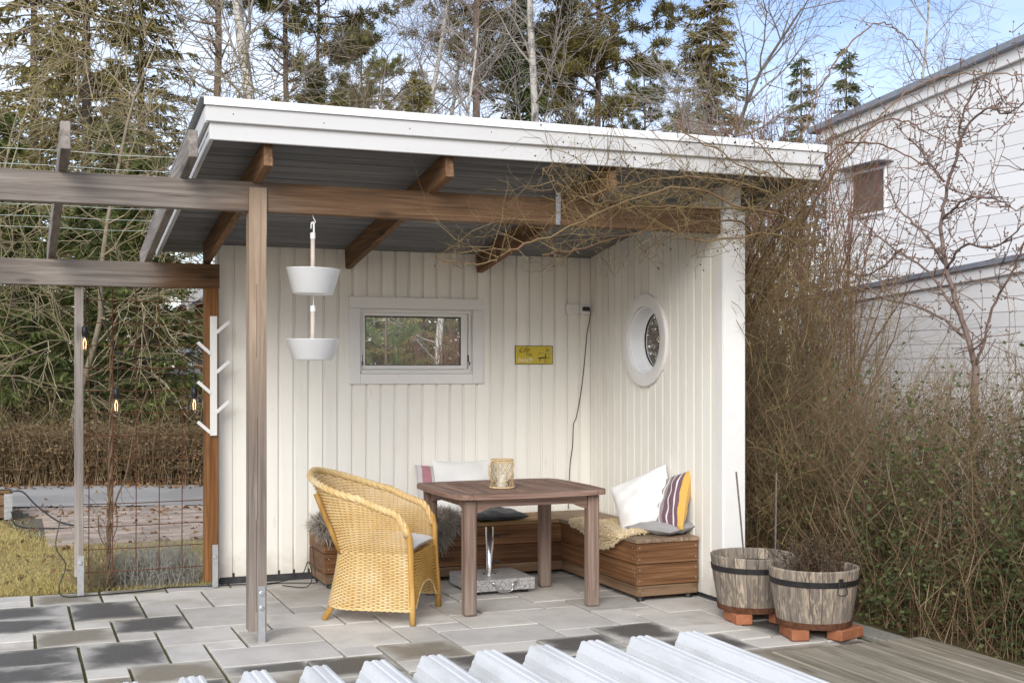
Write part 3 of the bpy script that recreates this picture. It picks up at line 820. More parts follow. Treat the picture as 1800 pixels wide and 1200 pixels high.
# two-tier hanging planter
hp = thing('hanging_planter', (1.555, 6.845, 1.54), 'two-tier white bowl planter hanging from the front beam', 'planter')
rodm = plain('limewashed_rod', (.50, .42, .36), (.62, .55, .48), 30, .7, .2)
q = MB(); q.tube(smooth_pts([(1.555, 6.845, 2.346), (1.562, 6.845, 2.325), (1.570, 6.845, 2.31), (1.560, 6.845, 2.296), (1.545, 6.845, 2.305)]), .003, 6)
q.tube(smooth_pts([(1.546, 6.845, 2.27), (1.548, 6.845, 2.298), (1.557, 6.845, 2.306), (1.564, 6.845, 2.29), (1.563, 6.845, 2.21)]), .0032, 6); q.build('hook', white_enamel, hp)
for zt, zb, zr, tilt in ((2.235, 1.905, 2.045, .03), (1.83, 1.54, 1.655, 0)):
    q = MB(); q.tube([(1.556, 6.845, zt - .02), (1.556, 6.845, zb + .005)], .012, 10); q.build('rod', rodm, hp, smooth=True)
    q = MB(); q.tube([(1.556, 6.845, zt + .012), (1.556, 6.845, zt - .022)], .0145, 10); q.tube([(1.560, 6.845, zt + .012), (1.560, 6.845, zt + .075)], .003, 6); q.build('collar', white_enamel, hp)
    q = MB(); q.lathe([(.0, 0), (.105, .0), (.112, .004), (.150, zr - zb - .003), (.154, zr - zb), (.149, zr - zb + .001), (.108, .008), (0, .006)], 40)
    Mt = Matrix.Rotation(tilt, 3, 'Y'); q.v = [tuple(Mt @ Vector(p) + Vector((1.556, 6.845, zb))) for p in q.v]; q.build('bowl', white_enamel, hp, smooth=True)

# yellow tin sign
sgm = mat('yellow_tin', (.60, .46, .03), .5); _N = NT(sgm); _v = _N.coords(rnd=False)
_c = _N.mix(_N.maprange(_N.noise(_v, 14, 4, .6), .4, .7), (.58, .44, .025), (.52, .45, .07)); _c = _N.mix(_N.maprange(_N.noise(_v, 45, 4, .6), .63, .72, 0, .8), _c, (.13, .07, .02)); _N.col(_c)
sg = thing('tin_sign', (3.692, YB, 1.592), 'small yellow tin sign with beach lettering on the back wall', 'sign')
q = MB(); q.box((3.692, YB - .005, 1.592), (.310, .003, .140), .001); pl = q.build('plate', sgm, sg)
ink = mat('dark_brown_ink', (.05, .032, .012), .6); wht = mat('cream_ink', (.80, .76, .55), .6)
q = MB()
for c_, d_ in (((3.692, 1.6605), (.31, .004)), ((3.692, 1.5235), (.31, .004)), ((3.5385, 1.592), (.004, .14)), ((3.8455, 1.592), (.004, .14))): q.box((c_[0], YB - .0072, c_[1]), (d_[0], .001, d_[1]))
q.build('rim_line', ink, sg)
def text(s_, x_, z_, size, m, name, shear=0.0, yy=YB - .0072):
    cu = bpy.data.curves.new('t', 'FONT'); cu.body = s_; cu.size = size; cu.shear = shear; cu.resolution_u = 3; cu.extrude = .0003
    tmp = bpy.data.objects.new('t', cu); COL.objects.link(tmp)
    bpy.context.view_layer.update()
    me = bpy.data.meshes.new_from_object(tmp.evaluated_get(bpy.context.evaluated_depsgraph_get()))
    bpy.data.objects.remove(tmp); me.name = name; me.materials.clear(); me.materials.append(m)
    o = bpy.data.objects.new(name, me); COL.objects.link(o); o.parent = sg
    o.rotation_euler = (R(90), 0, 0); o.location = Vector((x_, yy, z_)) - wloc(sg); return o
text('Life', 3.565, 1.612, .060, ink, 'lettering', .5); text('at', 3.787, 1.620, .040, ink, 'lettering')
text('THE', 3.622, 1.583, .030, ink, 'lettering'); text('beach', 3.555, 1.540, .052, wht, 'lettering', .3)
q = MB(); yy = YB - .0074
def stroke(x0, z0, x1, z1, w_): q.bar((x0, yy, z0), (x1, yy, z1), w_, .0008, 0, up=(0, 1, 0))
stroke(3.726, 1.567, 3.795, 1.574, .010); stroke(3.745, 1.566, 3.738, 1.540, .004); stroke(3.785, 1.572, 3.790, 1.600, .008); stroke(3.787, 1.570, 3.780, 1.536, .004)
stroke(3.800, 1.572, 3.815, 1.566, .005); stroke(3.735, 1.606, 3.830, 1.604, .002); stroke(3.780, 1.536, 3.805, 1.537, .002); stroke(3.733, 1.608, 3.742, 1.604, .006)
q.build('deck_chair_print', ink, sg)

# socket box, plug and cable
ob = thing('outlet_box', (4.045, YB, 1.945), 'cream double socket box in the upper corner of the back wall', 'socket box')
q = MB(); q.box((4.005, YB - .022, 1.948), (.105, .044, .078), .006); q.build('housing', white_trim, ob)
q = MB(); q.box((4.106, YB - .022, 1.944), (.092, .044, .080), .006); q.build('housing', white_trim, ob)
q = MB(); q.box((4.108, YB - .046, 1.95), (.074, .006, .058), .002); q.build('cover', white_enamel, ob)
cb = thing('power_cable', (4.1, YB - .03, 0.4), 'thin black cable with plug running down from the socket box', 'cable')
q = MB(); q.box((4.102, YB - .066, 1.948), (.058, .034, .034), .008); q.build('plug', black_plastic, cb)
q = MB(); q.tube(smooth_pts([(4.128, YB - .066, 1.944), (4.150, YB - .04, 1.915), (4.152, YB - .02, 1.86), (4.135, YB - .012, 1.76), (4.125, YB - .012, 1.66), (4.09, YB - .012, 1.35), (4.045, YB - .012, 1.12), (4.02, YB - .012, 1.06), (4.012, YB - .012, .9), (3.99, YB - .014, .75), (3.97, YB - .03, .5), (3.96, YB - .05, .415)]), .0035, 6); q.build('cord', black_plastic, cb)
q = MB(); q.tube(smooth_pts([(.30, 8.75, .5), (.27, 8.72, .32), (.33, 8.70, .2), (.29, 8.68, .06), (.32, 8.62, .006), (.5, 8.6, .006), (.8, 8.63, .006), (1.0, 8.70, .006), (1.3, 8.66, .006), (1.5, 8.64, .006), (1.62, 8.58, .006), (1.55, 8.52, .006), (1.7, 8.60, .006), (1.86, 8.55, .006), (1.96, 8.50, .01), (1.93, 8.40, .05), (1.93, 8.45, .16), (1.935, 8.52, .26)]), .004, 6)
q.tube(smooth_pts([(1.55, 8.60, .006), (1.75, 8.66, .006), (1.88, 8.62, .05), (1.91, 8.55, .15), (1.915, 8.45, .06), (1.86, 8.38, .006), (1.72, 8.50, .006)]), .0035, 6)
o = q.build('extension_cord', black_plastic); tag(o, 'black extension cord lying along the patio edge to the bench', 'cord')

# ------------------------------------------------------------------ corner bench
bn = thing('corner_bench', (2.9, 8.5, 0), 'L-shaped brown plank storage bench in the corner of the shelter', 'bench')
ZB = ((.032, .100, -.012), (.105, .236, 0), (.240, .374, 0))     # base board, two planks (z0, z1, outward offset)
BX0, BX1, BY0, BY1 = 1.955, 3.70, 8.255, 8.715                  # long leg along the back wall
RX0, RX1, RY0 = 3.70, 4.15, 7.068                               # short leg along the side wall
def plank(name, x0, x1, y0, y1, z0, z1, m):
    q = MB(); q.box(((x0 + x1) / 2, (y0 + y1) / 2, (z0 + z1) / 2), (abs(x1 - x0), abs(y1 - y0), z1 - z0), .003); return q.build(name, m, bn)
for z0, z1, of in ZB:
    lo = of < 0; nm = 'base_board' if lo else 'plank'; mx, my = (W['base_x'], W['base_y']) if lo else (W['bench_x'], W['bench_y'])
    o_ = -of
    plank(nm, BX0 + o_, RX0 + .02, BY0 + o_, BY0 + o_ + .022, z0, z1, mx)               # front of the long leg
    plank(nm, BX0 + o_, BX0 + o_ + .022, BY0 + o_ + .023, BY1, z0, z1, my)              # left end
    plank(nm, RX0 + o_, RX0 + o_ + .022, RY0 + o_ + .023, BY0 + o_ - .001, z0, z1, my)  # inner face of the short leg
    plank(nm, RX0 + o_, RX1, RY0 + o_, RY0 + o_ + .022, z0, z1, mx)                     # near end
plank('carcass', BX0 + .03, RX1 - .01, BY0 + .04, BY1 - .01, .04, .372, W['base_x'])
plank('carcass', RX0 + .04, RX1 - .012, RY0 + .04, BY0 + .039, .04, .371, W['base_x'])
for i in range(4):
    w_ = (BY1 - BY0 + .015) / 4; plank('lid_plank', BX0 - .012, RX0 - .014, BY0 - .015 + i * w_ + .002, BY0 - .015 + (i + 1) * w_ - .002, .3755, .401, W['lid_x'])
for i in range(4):
    w_ = (RX1 - RX0 + .012) / 4; plank('lid_plank', RX0 - .012 + i * w_ + .002, RX0 - .012 + (i + 1) * w_ - .002, RY0 - .014, BY1, .3755, .401, W['lid_y'])
for fx, fy in ((BX0 + .06, BY0 + .06), (BX0 + .06, BY1 - .05), (RX0 + .05, RY0 + .05), (RX1 - .05, RY0 + .05)):
    q = MB(); q.lathe([(0, 0), (.026, 0), (.03, .006), (.026, .032), (0, .032)], 14, (fx, fy, .0005)); q.build('foot', black_plastic, bn)
q = MB(); q.box((RX0 + .034, RY0 + .0105, .066), (.04, .003, .066)); q.build('base_joint', W['base_y'], bn)
q = MB(); scr = []
for z in (.135, .205, .272, .345):
    for (xx, yy_, dx) in ((RX0 + .02, RY0, 0), (RX1 - .02, RY0, 0), (BX0, BY0 + .05, 1), (BX0 + .03, BY0, 0), (RX0, RY0 + .06, 1)):
        q.lathe([(0, .0015), (.0042, .0008)], 7)
        q.v[-14:] = [((xx - p[2] if dx else xx + p[0]), (yy_ + p[0] if dx else yy_ - p[2]), z + p[1]) for p in q.v[-14:]]
o = q.build('screw_heads', steel, bn); o["kind"] = "stuff"

# ------------------------------------------------------------------ garden table
tb = thing('garden_table', (2.98, 7.45, 0), 'weathered square hardwood table standing in front of the corner bench', 'table')
TX0, TX1, TY0, TY1, TZ = 2.475, 3.465, 6.985, 7.885, .735
for fx, fy in ((2.565, 7.075), (3.385, 7.075), (3.385, 7.825), (2.565, 7.825)):
    q = MB(); q.box((fx, fy, .353), (.078, .078, .706), .012); q.build('leg', W['table_z'], tb)
def apron(a, c):
    a, c = Vector(a), Vector(c); L = (c - a).length; q = MB()
    n = 24; poly = [(0, 0), (L, 0)]
    for i in range(n + 1):
        u = 1 - i / n; s_ = min(u, 1 - u) * L; dip = .085 if s_ < .05 else .085 - .03 * min((s_ - .05) / .06, 1) ** .6
        poly.append((u * L, -dip))
    t = (c - a).normalized(); nrm = Vector((0, 0, 1)).cross(t)
    M = Matrix((t, Vector((0, 0, 1)), nrm)).transposed()
    q.prism(poly, .022, M, a); return q.build('apron', W['table_x'], tb)
apron((2.60, 7.075, .7055), (3.35, 7.075, .7055)); apron((2.60, 7.825, .7055), (3.35, 7.825, .7055))
apron((2.565, 7.11, .7055), (2.565, 7.79, .7055)); apron((3.385, 7.11, .7055), (3.385, 7.79, .7055))
def bow(u, a=.028): return a * (1 - (2 * u - 1) ** 2)
q = MB(); n = 12; rim = .085
def rail_poly(x0, x1, yo, yi, sgn):
    out = [(x0 + (x1 - x0) * i / n, yo + sgn * bow(i / n)) for i in range(n + 1)]; return out + [(x1, yi), (x0, yi)]
Mz = Matrix.Identity(3)
for yo, yi, sg_ in ((TY0, TY0 + rim, -1), (TY1, TY1 - rim, 1)):
    q = MB(); q.prism(rail_poly(TX0 + rim + .002, TX1 - rim - .002, yo, yi, sg_), .029, Mz, (0, 0, TZ - .0145)); q.build('end_rail', W['table_x'], tb)
for xo, xi, sg_ in ((TX0, TX0 + rim, -1), (TX1, TX1 - rim, 1)):
    poly = [(xo + .02 * (-sg_), TY0 - .0), ] ; ys = [TY0 + (TY1 - TY0) * i / n for i in range(n + 1)]
    poly = [(xi, TY0), (xo - sg_ * .035, TY0 + .004)] + [(xo + sg_ * bow(i / n) - sg_ * (.022 if i in (0, n) else 0), ys[i] + (.016 if i == 0 else -.016 if i == n else 0)) for i in range(n + 1)] + [(xo - sg_ * .035, TY1 - .004), (xi, TY1)]
    q = MB(); q.prism(poly, .029, Mz, (0, 0, TZ - .0147)); q.build('side_rail', W['table_y'], tb)
k = 8; w_ = (TX1 - TX0 - 2 * rim) / k
b = MB(); b.box((0, 0, 0), (w_ - .009, TY1 - TY0 - 2 * rim - .006, .024), .003); _m = b.mesh('slat', mats=(W['table_y'],))
for i in range(k): piece(_m, 'slat', (TX0 + rim + w_ * (i + .5), (TY0 + TY1) / 2, TZ - .0135), tb)

# lantern jug with its candle
rattan = plain('pale_rattan', (.46, .33, .17), (.64, .50, .30), 40, .65, .3)
JX, JY, JZ = 2.885, 7.345, TZ + .001
jug = thing('lantern_jug', (JX, JY, JZ), 'glass lantern jug wrapped in rattan netting on the table', 'lantern')
q = MB(); q.lathe([(0, .004), (.066, .004), (.068, .01), (.066, .165)], 28, (JX, JY, JZ)); q.build('glass_jar', glass('jar_glass', (.97, .97, .95), 1.0), jug, smooth=True)
q = MB()
for zz, rr, tr_ in ((.006, .078, .006), (.165, .069, .005), (.178, .070, .005)):
    q.tube([(JX + rr * math.cos(a), JY + rr * math.sin(a), JZ + zz) for a in [2 * math.pi * i / 28 for i in range(29)]], tr_, 6)
for i in range(8):
    a = 2 * math.pi * i / 8; q.tube([(JX + .072 * math.cos(a), JY + .072 * math.sin(a), JZ + z) for z in (.005, .09, .18)], .0028, 5)
q.build('rattan_frame', rattan, jug, smooth=True)
q = MB(); n = 14
for s_ in (-1, 1):
    for i in range(n):
        q.tube([(JX + (.0715 + .003 * math.sin(j * 1.6)) * math.cos(2 * math.pi * i / n + s_ * .14 * j), JY + (.0725 + .003 * math.sin(j * 1.6)) * math.sin(2 * math.pi * i / n + s_ * .14 * j), JZ + .008 + .0155 * j) for j in range(11)], .0016, 4)
q.build('rattan_net', rattan, jug)
hd = Vector((-.93, -.37, 0))
q = MB(); q.tube(smooth_pts([Vector((JX, JY, JZ)) + hd * .066 + Vector((0, 0, .172)), Vector((JX, JY, JZ)) + hd * .098 + Vector((0, 0, .165)), Vector((JX, JY, JZ)) + hd * .112 + Vector((0, 0, .12)), Vector((JX, JY, JZ)) + hd * .10 + Vector((0, 0, .07)), Vector((JX, JY, JZ)) + hd * .074 + Vector((0, 0, .04))]), .007, 8)
q.tube(smooth_pts([Vector((JX - .03, JY - .072, JZ + .035)), Vector((JX + .01, JY - .082, JZ + .06)), Vector((JX + .045, JY - .066, JZ + .10))]), .005, 6)
q.build('handle', rattan, jug, smooth=True)
q = MB(); q.lathe([(0, .078), (.028, .078), (.034, .072), (.035, 0), (0, 0)], 20, (JX, JY, JZ + .0095)); o = q.build('pillar_candle', mat('candle_wax', (.80, .78, .72), .5), smooth=False); tag(o, 'white pillar candle inside the rattan lantern jug', 'candle')

# parasol foot
pb = thing('parasol_base', (3.01, 7.86, 0), 'square grey granite parasol base with steel tube under the table', 'parasol base')
gran = mat('speckled_granite', (.5, .49, .48), .45); _N = NT(gran); _v = _N.coords(rnd=False)
_c = _N.mix(_N.maprange(_N.noise(_v, 190, 2, .7), .40, .62), (.16, .155, .15), (.56, .545, .53)); _N.col(_N.mix(_N.maprange(_N.noise(_v, 90, 2, .5), .55, .68, 0, .6), _c, (.66, .63, .60)))
q = MB(); q.box((3.012, 7.862, .064), (.455, .435, .078), .004); q.build('slab', gran, pb)
for sx in (-1, 1):
    for sy in (-1, 1):
        q = MB(); q.box((3.012 + sx * .17, 7.862 + sy * .16, .0125), (.045, .045, .025), .003); q.build('foot', black_plastic, pb)
q = MB(); q.lathe([(.027, .103), (.027, .42), (.025, .42), (.025, .103)], 24, (2.995, 7.86, 0)); q.lathe([(.045, .1035), (.045, .107), (.027, .108)], 24, (2.995, 7.86, 0)); q.build('tube', chrome, pb, smooth=True)
for zz in (.36, .19):
    q = MB(); q.tube([(3.022, 7.855, zz), (3.046, 7.848, zz)], .006, 8); q.tube([(3.044, 7.849, zz), (3.058, 7.845, zz)], [.013, .013], 8); q.build('knob', black_plastic, pb)
q = MB(); q.tube(smooth_pts([(2.925, 7.650, .085), (2.925, 7.622, .085), (2.955, 7.612, .07), (2.965, 7.61, .03), (3.055, 7.61, .03), (3.065, 7.612, .07), (3.095, 7.622, .085), (3.095, 7.650, .085)], 4), .006, 7); q.build('handle', chrome, pb, smooth=True)

# ------------------------------------------------------------------ wicker armchair
def wicker(name, a, b_, c_, hi):
    wk = mat(name, b_, .55, spec=.3); _N = NT(wk); _v = _N.coords(rnd=False)
    _c = _N.ramp(_N.noise(_v, 6, 4, .6), [(.3, a), (.55, b_), (.75, c_)])
    _c = _N.mix(_N.maprange(_N.noise(_v, 160, 2, .5), .45, .7, 0, .4), _c, hi); _N.col(_c); return wk  # fine flecks of the hi colour put strand highlights into the weave colour
wk_gold = wicker('golden_wicker', (.50, .25, .04), (.60, .34, .07), (.66, .42, .12), (.66, .46, .16))
wk = wicker('pale_wicker', (.58, .37, .13), (.69, .50, .23), (.76, .61, .37), (.82, .72, .53))  # paler, less saturated weave for skirt, back, rim and hem
cane = wood('honey_cane', (.36, .18, .04), (.52, .29, .075), (.62, .40, .15), axis=2, knots=0, rough=.45, vary=.08)
CHX, CHY, CHR = 2.07, 7.345, R(-33)
ch = thing('wicker_armchair', (CHX, CHY, 0), 'honey-coloured woven wicker tub armchair at the near left of the table', 'armchair', CHR)
def lerp(a, c, t): return a + (c - a) * t
def sm(t): t = max(0, min(1, t)); return t * t * (3 - 2 * t)
def plan(t, z):
    """horseshoe outline: t -1 (front right) .. 0 (back) .. 1 (front left) at height z"""
    if z < .40: k = 1 - z / .40; hw = .270 + .055 * k ** 1.3; bk = -.215 - .085 * k ** 1.3; fr = .285 + .02 * k
    else: k = (z - .40) / .45; hw = .270 + .075 * k; bk = -.215 - .185 * k ** 1.1; fr = .285 - .02 * k
    s_ = abs(t); sg_ = 1 if t >= 0 else -1
    if s_ > .56: x = lerp(-.02, fr, (s_ - .56) / .44); return Vector((x, sg_ * hw, z))
    a = s_ / .56 * math.pi / 2
    return Vector((-.02 + (bk + .02) * math.cos(a) ** .8, sg_ * hw * math.sin(a) ** .85 if a > 0 else 0, z))
def rim_h(t):
    s_ = abs(t); h = lerp(.865, .635, sm(s_ / .95 * .95) * .55 + .45 * s_ / .95)
    if s_ > .86: q_ = (s_ - .86) / .14; h = .41 + (h - .41) * math.sqrt(max(1 - q_ ** 2.2, 0))
    return h
def nrm(t, z):
    e = .01; a = plan(max(t - e, -1), z); c = plan(min(t + e, 1), z); d = (c - a).normalized()
    return Vector((d.y, -d.x, 0)) * -1
def weave(S_fn, N_fn, ts, vs_, amp, par, name, m=None):
    """over-and-under strands along ts at each v, with upright stakes"""
    V = []; Q = []
    for j, v_ in enumerate(vs_):
        dv = (vs_[1] - vs_[0]) * .46; row = []
        for i, t in enumerate(ts):
            ph = amp * (0 if i % 2 else (1 if (i // 2 + j) % 2 else -1))
            n_ = N_fn(t, v_); base = len(V)
            for k_, off in ((-dv, -.25), (0, 1), (dv, -.25)):
                p = S_fn(t, v_ + k_); V.append(p + n_ * (ph + off * amp * .45))
            row.append(base)
        for i in range(len(row) - 1):
            for k_ in (0, 1): Q.append((row[i] + k_, row[i + 1] + k_, row[i + 1] + k_ + 1, row[i] + k_ + 1))
    o = np_mesh(name, np.array([tuple(p) for p in V]), np.array(Q), m or wk, par, smooth=False)
    return o
NS = 50; ts = [-1 + 2 * i / (2 * NS) for i in range(2 * NS + 1)]
ZS = .085
weave(lambda t, v_: plan(t, lerp(ZS, .405, v_)), lambda t, v_: nrm(t, .2), ts, [(.5 + j) / 33 for j in range(33)], .0075, ch, 'woven_skirt')
weave(lambda t, v_: plan(t, lerp(.405, max(rim_h(t), .41), v_)), lambda t, v_: nrm(t, .6), ts, [(.5 + j) / 44 for j in range(44)], .0075, ch, 'woven_back')
def arch(y): return .088 + .125 * max(0, 1 - (abs(y) / .235) ** 2.4)
fy = [-.29 + .58 * i / 34 for i in range(35)]
weave(lambda t, v_: Vector((.287 + .018 * (1 - v_), t * (1.04 - .05 * v_), lerp(arch(t), .40, v_))), lambda t, v_: Vector((1, 0, 0)), fy, [(.5 + j) / 29 for j in range(29)], .0065, ch, 'woven_front', wk_gold)
q = MB()
for i in range(0, 2 * NS + 1, 2):
    t = ts[i]; q.tube([plan(t, z) for z in (ZS, .18, .29, .40)], .0022, 4, False)
    h = rim_h(t)
    if h > .44: q.tube([plan(t, lerp(.40, h, u)) for u in (0, .33, .66, 1)], .0022, 4, False)
q.build('stakes', wk_gold, ch, space='l')["kind"] = "stuff"
# braided rim: two strands twisted round a core
rp = [plan(t, rim_h(t)) for t in [-.985 + 1.97 * i / 130 for i in range(131)]]
q = MB(); q.tube(rp, .017, 8)
for ph in range(4):
    pts = []
    for i, p in enumerate(rp):
        d = (rp[min(i + 1, 130)] - rp[max(i - 1, 0)]).normalized(); u = d.cross(Vector((0, 0, 1))).normalized(); w2 = d.cross(u); a = i * .62 + ph * math.pi / 2
        pts.append(p + (u * math.cos(a) + w2 * math.sin(a)) * .0145)
    q.tube(pts, .0085, 5)
q.build('braided_rim', wk, ch, smooth=True, space='l')
q = MB(); q.tube([plan(t, ZS) + Vector((0, 0, -.004 + .003 * math.sin(t * 120))) for t in [-1 + 2 * i / 90 for i in range(91)]], .0065, 6)
q.tube([Vector((.307, y, arch(y))) for y in fy], .006, 6); q.build('hem_strand', wk, ch, smooth=True, space='l')
for sy in (-1, 1):
    q = MB(); q.tube([(.305, sy * .296, .0), (.302, sy * .296, .12), (.292, sy * .285, .28), (.287, sy * .277, .40), (.284, sy * .285, .50), (.268, sy * .296, .575)], [.019, .019, .018, .018, .018, .016], 10); q.build('leg', cane, ch, smooth=True, space='l')
    q = MB(); q.tube([(-.258, sy * .243, .0), (-.205, sy * .195, .10), (-.155, sy * .165, .28), (-.15, sy * .16, .38)], [.019, .02, .019, .018], 10); q.build('leg', cane, ch, smooth=True, space='l')
    q = MB(); q.tube([(-.165, sy * .205, .395), (-.215, sy * .236, .53), (-.272, sy * .258, .68), (-.300, sy * .262, .75)], .0165, 10); q.build('back_strut', cane, ch, smooth=True, space='l')
q = MB(); pts = [plan(t, .385) * .97 for t in ts[::6]]; q.add([(p.x, p.y, .375) for p in pts] + [(.03, 0, .375)], [(i, i + 1, len(pts)) for i in range(len(pts) - 1)]); q.build('seat', wk_gold, ch, space='l')

# cushions
def pillow(name, w_, h_, t, m, loc, rot, label, cat='cushion', seed=1, lump=.012, n=26, pinch=.075, power=.42):
    r_ = random.Random(seed); ph = [r_.uniform(0, 6) for _ in range(6)]
    q = MB()
    def pt(u, v_, s_):
        x = u * w_ / 2 * (1 - pinch * (1 - v_ * v_)); y = v_ * h_ / 2 * (1 - pinch * (1 - u * u))
        e = max((1 - u * u) * (1 - v_ * v_), 0)
        z = t / 2 * e ** power * (1 + .10 * math.sin(3 * u + ph[0]) * math.sin(2.6 * v_ + ph[1]))
        z += lump * e ** .35 * (math.sin(7 * u + 3 * v_ + ph[2]) * .4 + math.sin(11 * v_ - 4 * u + ph[3]) * .3 + math.sin(9 * (u + v_) + ph[4]) * .3)
        return (x, y, s_ * z)
    for s_ in (1, -1): q.grid(lambda a, c: pt(a * 2 - 1, (c * 2 - 1) * s_, s_), n, n)
    o = q.build(name, m, smooth=True, origin=(0, 0, 0)); o.location = loc; o.rotation_euler = rot
    tag(o, label, cat); return o
def cloth(name, c1, c2, stripes=None):
    m = mat(name, c1, .9, spec=.15); N = NT(m); v = N.coords(rnd=False); f = N.noise(v, 300, 2, .5); g_ = N.noise(v, 5, 3, .5)
    if stripes:
        sp = N.n("ShaderNodeSeparateXYZ"); N.l(v, sp.inputs[0]); x = N.math('ADD', N.math('MULTIPLY', sp.outputs[0], 1 / .46), .5)
        rp_ = N.n("ShaderNodeValToRGB"); rp_.color_ramp.interpolation = 'CONSTANT'; e = rp_.color_ramp.elements
        while len(e) < len(stripes): e.new(.5)
        for el, (p_, c_) in zip(e, stripes): el.position = p_; el.color = (*c_, 1)
        N.l(x, rp_.inputs['Fac']); c = rp_.outputs['Color']
        c = N.mix(N.maprange(f, .4, .7, 0, .25), c, (.5, .47, .45))
    else: c = N.mix(N.maprange(g_, .4, .7), c1, c2)
    N.col(c); N.bump(f, .25, .002); N.b.inputs['Sheen Weight'].default_value = .2
    return m
white_cloth = cloth('white_cotton', (.80, .79, .77), (.74, .73, .71))
pur, grey_c, yel, wh = (.13, .055, .085), (.28, .25, .25), (.62, .36, .06), (.72, .70, .68)
stripe = cloth('striped_cotton', pur, pur, [(0, grey_c), (.08, wh), (.11, grey_c), (.22, pur), (.34, wh), (.37, pur), (.45, grey_c), (.53, wh), (.555, grey_c), (.61, pur), (.68, wh), (.705, pur), (.79, wh), (.815, pur), (.87, yel), (.96, pur)])
charcoal = cloth('charcoal_cotton', (.055, .058, .065), (.075, .078, .085)); grey_cloth = cloth('grey_cotton', (.30, .29, .29), (.37, .36, .36))
pillow('seat_cushion', .46, .46, .085, white_cloth, (CHX + .06 * math.cos(CHR), CHY + .06 * math.sin(CHR), .445), (0, R(2), CHR), 'white seat cushion lying in the wicker armchair', seed=4, power=.25, lump=.003)
pillow('cushion', .43, .43, .16, white_cloth, (3.965, 7.475, .595), (R(52), R(-24), R(-38)), 'plain white cushion leaning in front of the striped one on the right bench', seed=2)
pillow('cushion', .42, .43, .15, stripe, (4.075, 7.335, .580), (R(66), R(-16), R(-80)), 'purple and yellow striped cushion leaning against the side wall', seed=3)
pillow('cushion', .40, .34, .09, grey_cloth, (4.02, 7.30, .445), (R(4), 0, R(-70)), 'flat grey cushion lying beneath the striped cushion on the right bench', seed=8)
pillow('cushion', .50, .44, .14, white_cloth, (3.09, 8.60, .605), (R(78), 0, R(3)), 'white cushion propped against the back wall behind the table', seed=5)
pillow('cushion', .40, .40, .12, cloth('pink_striped_cotton', pur, pur, [(0, (.45, .42, .42)), (.10, (.55, .52, .52)), (.16, (.40, .17, .20)), (.3, (.5, .48, .47)), (.5, pur), (.7, grey_c), (.85, (.4, .17, .2))]), (2.93, 8.668, .590), (R(82), 0, R(2)), 'pale pink striped cushion behind the white one at the back wall', seed=6)
pillow('cushion', .42, .40, .08, charcoal, (3.23, 8.43, .442), (R(2), R(2), R(8)), 'flat charcoal cushion on the back bench behind the table', seed=7)

# sheepskins: pelt draped over the bench with wool
def skin(name, top, edge_dir, drop, half_w, depth, hair_len, cols, n, label, seed, curl=.5, hair_w=.004, holes=0.0):
    """top: centre of the bench edge it hangs over; edge_dir: unit vector along the edge; inward = left of it"""
    g = np.random.default_rng(seed); e = Vector(edge_dir).normalized(); inn = Vector((-e.y, e.x, 0))
    t = thing(name, (top[0], top[1], top[2]), label, 'sheepskin')
    m = foliage(name + '_wool', cols, .9, .15, 9); pelt = plain(name + '_pelt', cols[0], cols[1], 12, .95, .3)
    def surf(s_, v_):          # s_ -1..1 along the edge, v_ -drop (hanging) .. depth (on the lid)
        p = e * (s_ * half_w)
        if v_ >= .02: p += inn * v_ + Vector((0, 0, .012 + .008 * math.sin(s_ * 7 + v_ * 20)))
        elif v_ > -.02: a = (.02 - v_) / .04 * math.pi / 2; p += inn * (.02 - .035 * math.sin(a)) + Vector((0, 0, .012 - .02 * (1 - math.cos(a))))
        else: p += inn * (-.02 - .012 * math.sin(s_ * 5)) + Vector((0, 0, -.008 + (v_ + .02)))
        return p
    ph = g.uniform(0, 6, 4)
    def lower(s_): return -drop * (.35 + .65 * max(0, .5 + .5 * math.sin(3.2 * s_ + ph[0])) ** .7) * max(0, 1 - abs(s_) ** 3)
    def upper(s_): return depth * (max(0, 1 - abs(s_) ** 2.2)) ** .5
    q = MB(); nu, nv = 22, 18
    q.grid(lambda a, c: tuple(surf((a * 2 - 1) * .97, lerp(lower((a * 2 - 1) * .97), upper((a * 2 - 1) * .97), c))), nu, nv); q.build('pelt', pelt, t, smooth=True, space='l')
    S = []
    for _ in range(n):
        s_ = g.uniform(-1, 1); v_ = lerp(lower(s_), upper(s_), g.random()); p = surf(s_, v_)
        nn = Vector((0, 0, 1)) if v_ > .0 else -inn
        out = (e * s_ * .6 + (inn * .4 if v_ > depth * .6 else Vector((0, 0, 0))))
        d = (nn * .75 + out * .5 + Vector(g.normal(0, curl, 3).tolist())).normalized(); L = hair_len * g.uniform(.6, 1.2)
        p1 = p + d * L * .45; d2 = (d + Vector((0, 0, -.75)) + Vector(g.normal(0, curl * .7, 3).tolist())).normalized(); p2_ = p1 + d2 * L * .55
        S.append((p, p1, hair_w, hair_w * .8)); S.append((p1, p2_, hair_w * .8, hair_w * .1))
    V, Q = seg_mesh(S, 3); np_mesh('wool', V, Q, m, t)
    return t
grey_w = [(.18, .155, .13), (.36, .315, .27), (.54, .49, .42), (.68, .63, .56)]
skin('sheepskin', (2.06, 8.245, .402), (1, 0, 0), .06, .135, .34, .10, grey_w, 6000, 'shaggy grey sheepskin over the left end of the bench', 1)
skin('sheepskin', (2.70, 8.24, .402), (1, 0, 0), .16, .17, .36, .11, grey_w, 7600, 'shaggy grey sheepskin hanging over the bench front behind the armchair', 2)
bw = [(.80, .62, .36), (.86, .71, .47), (.90, .79, .58)]
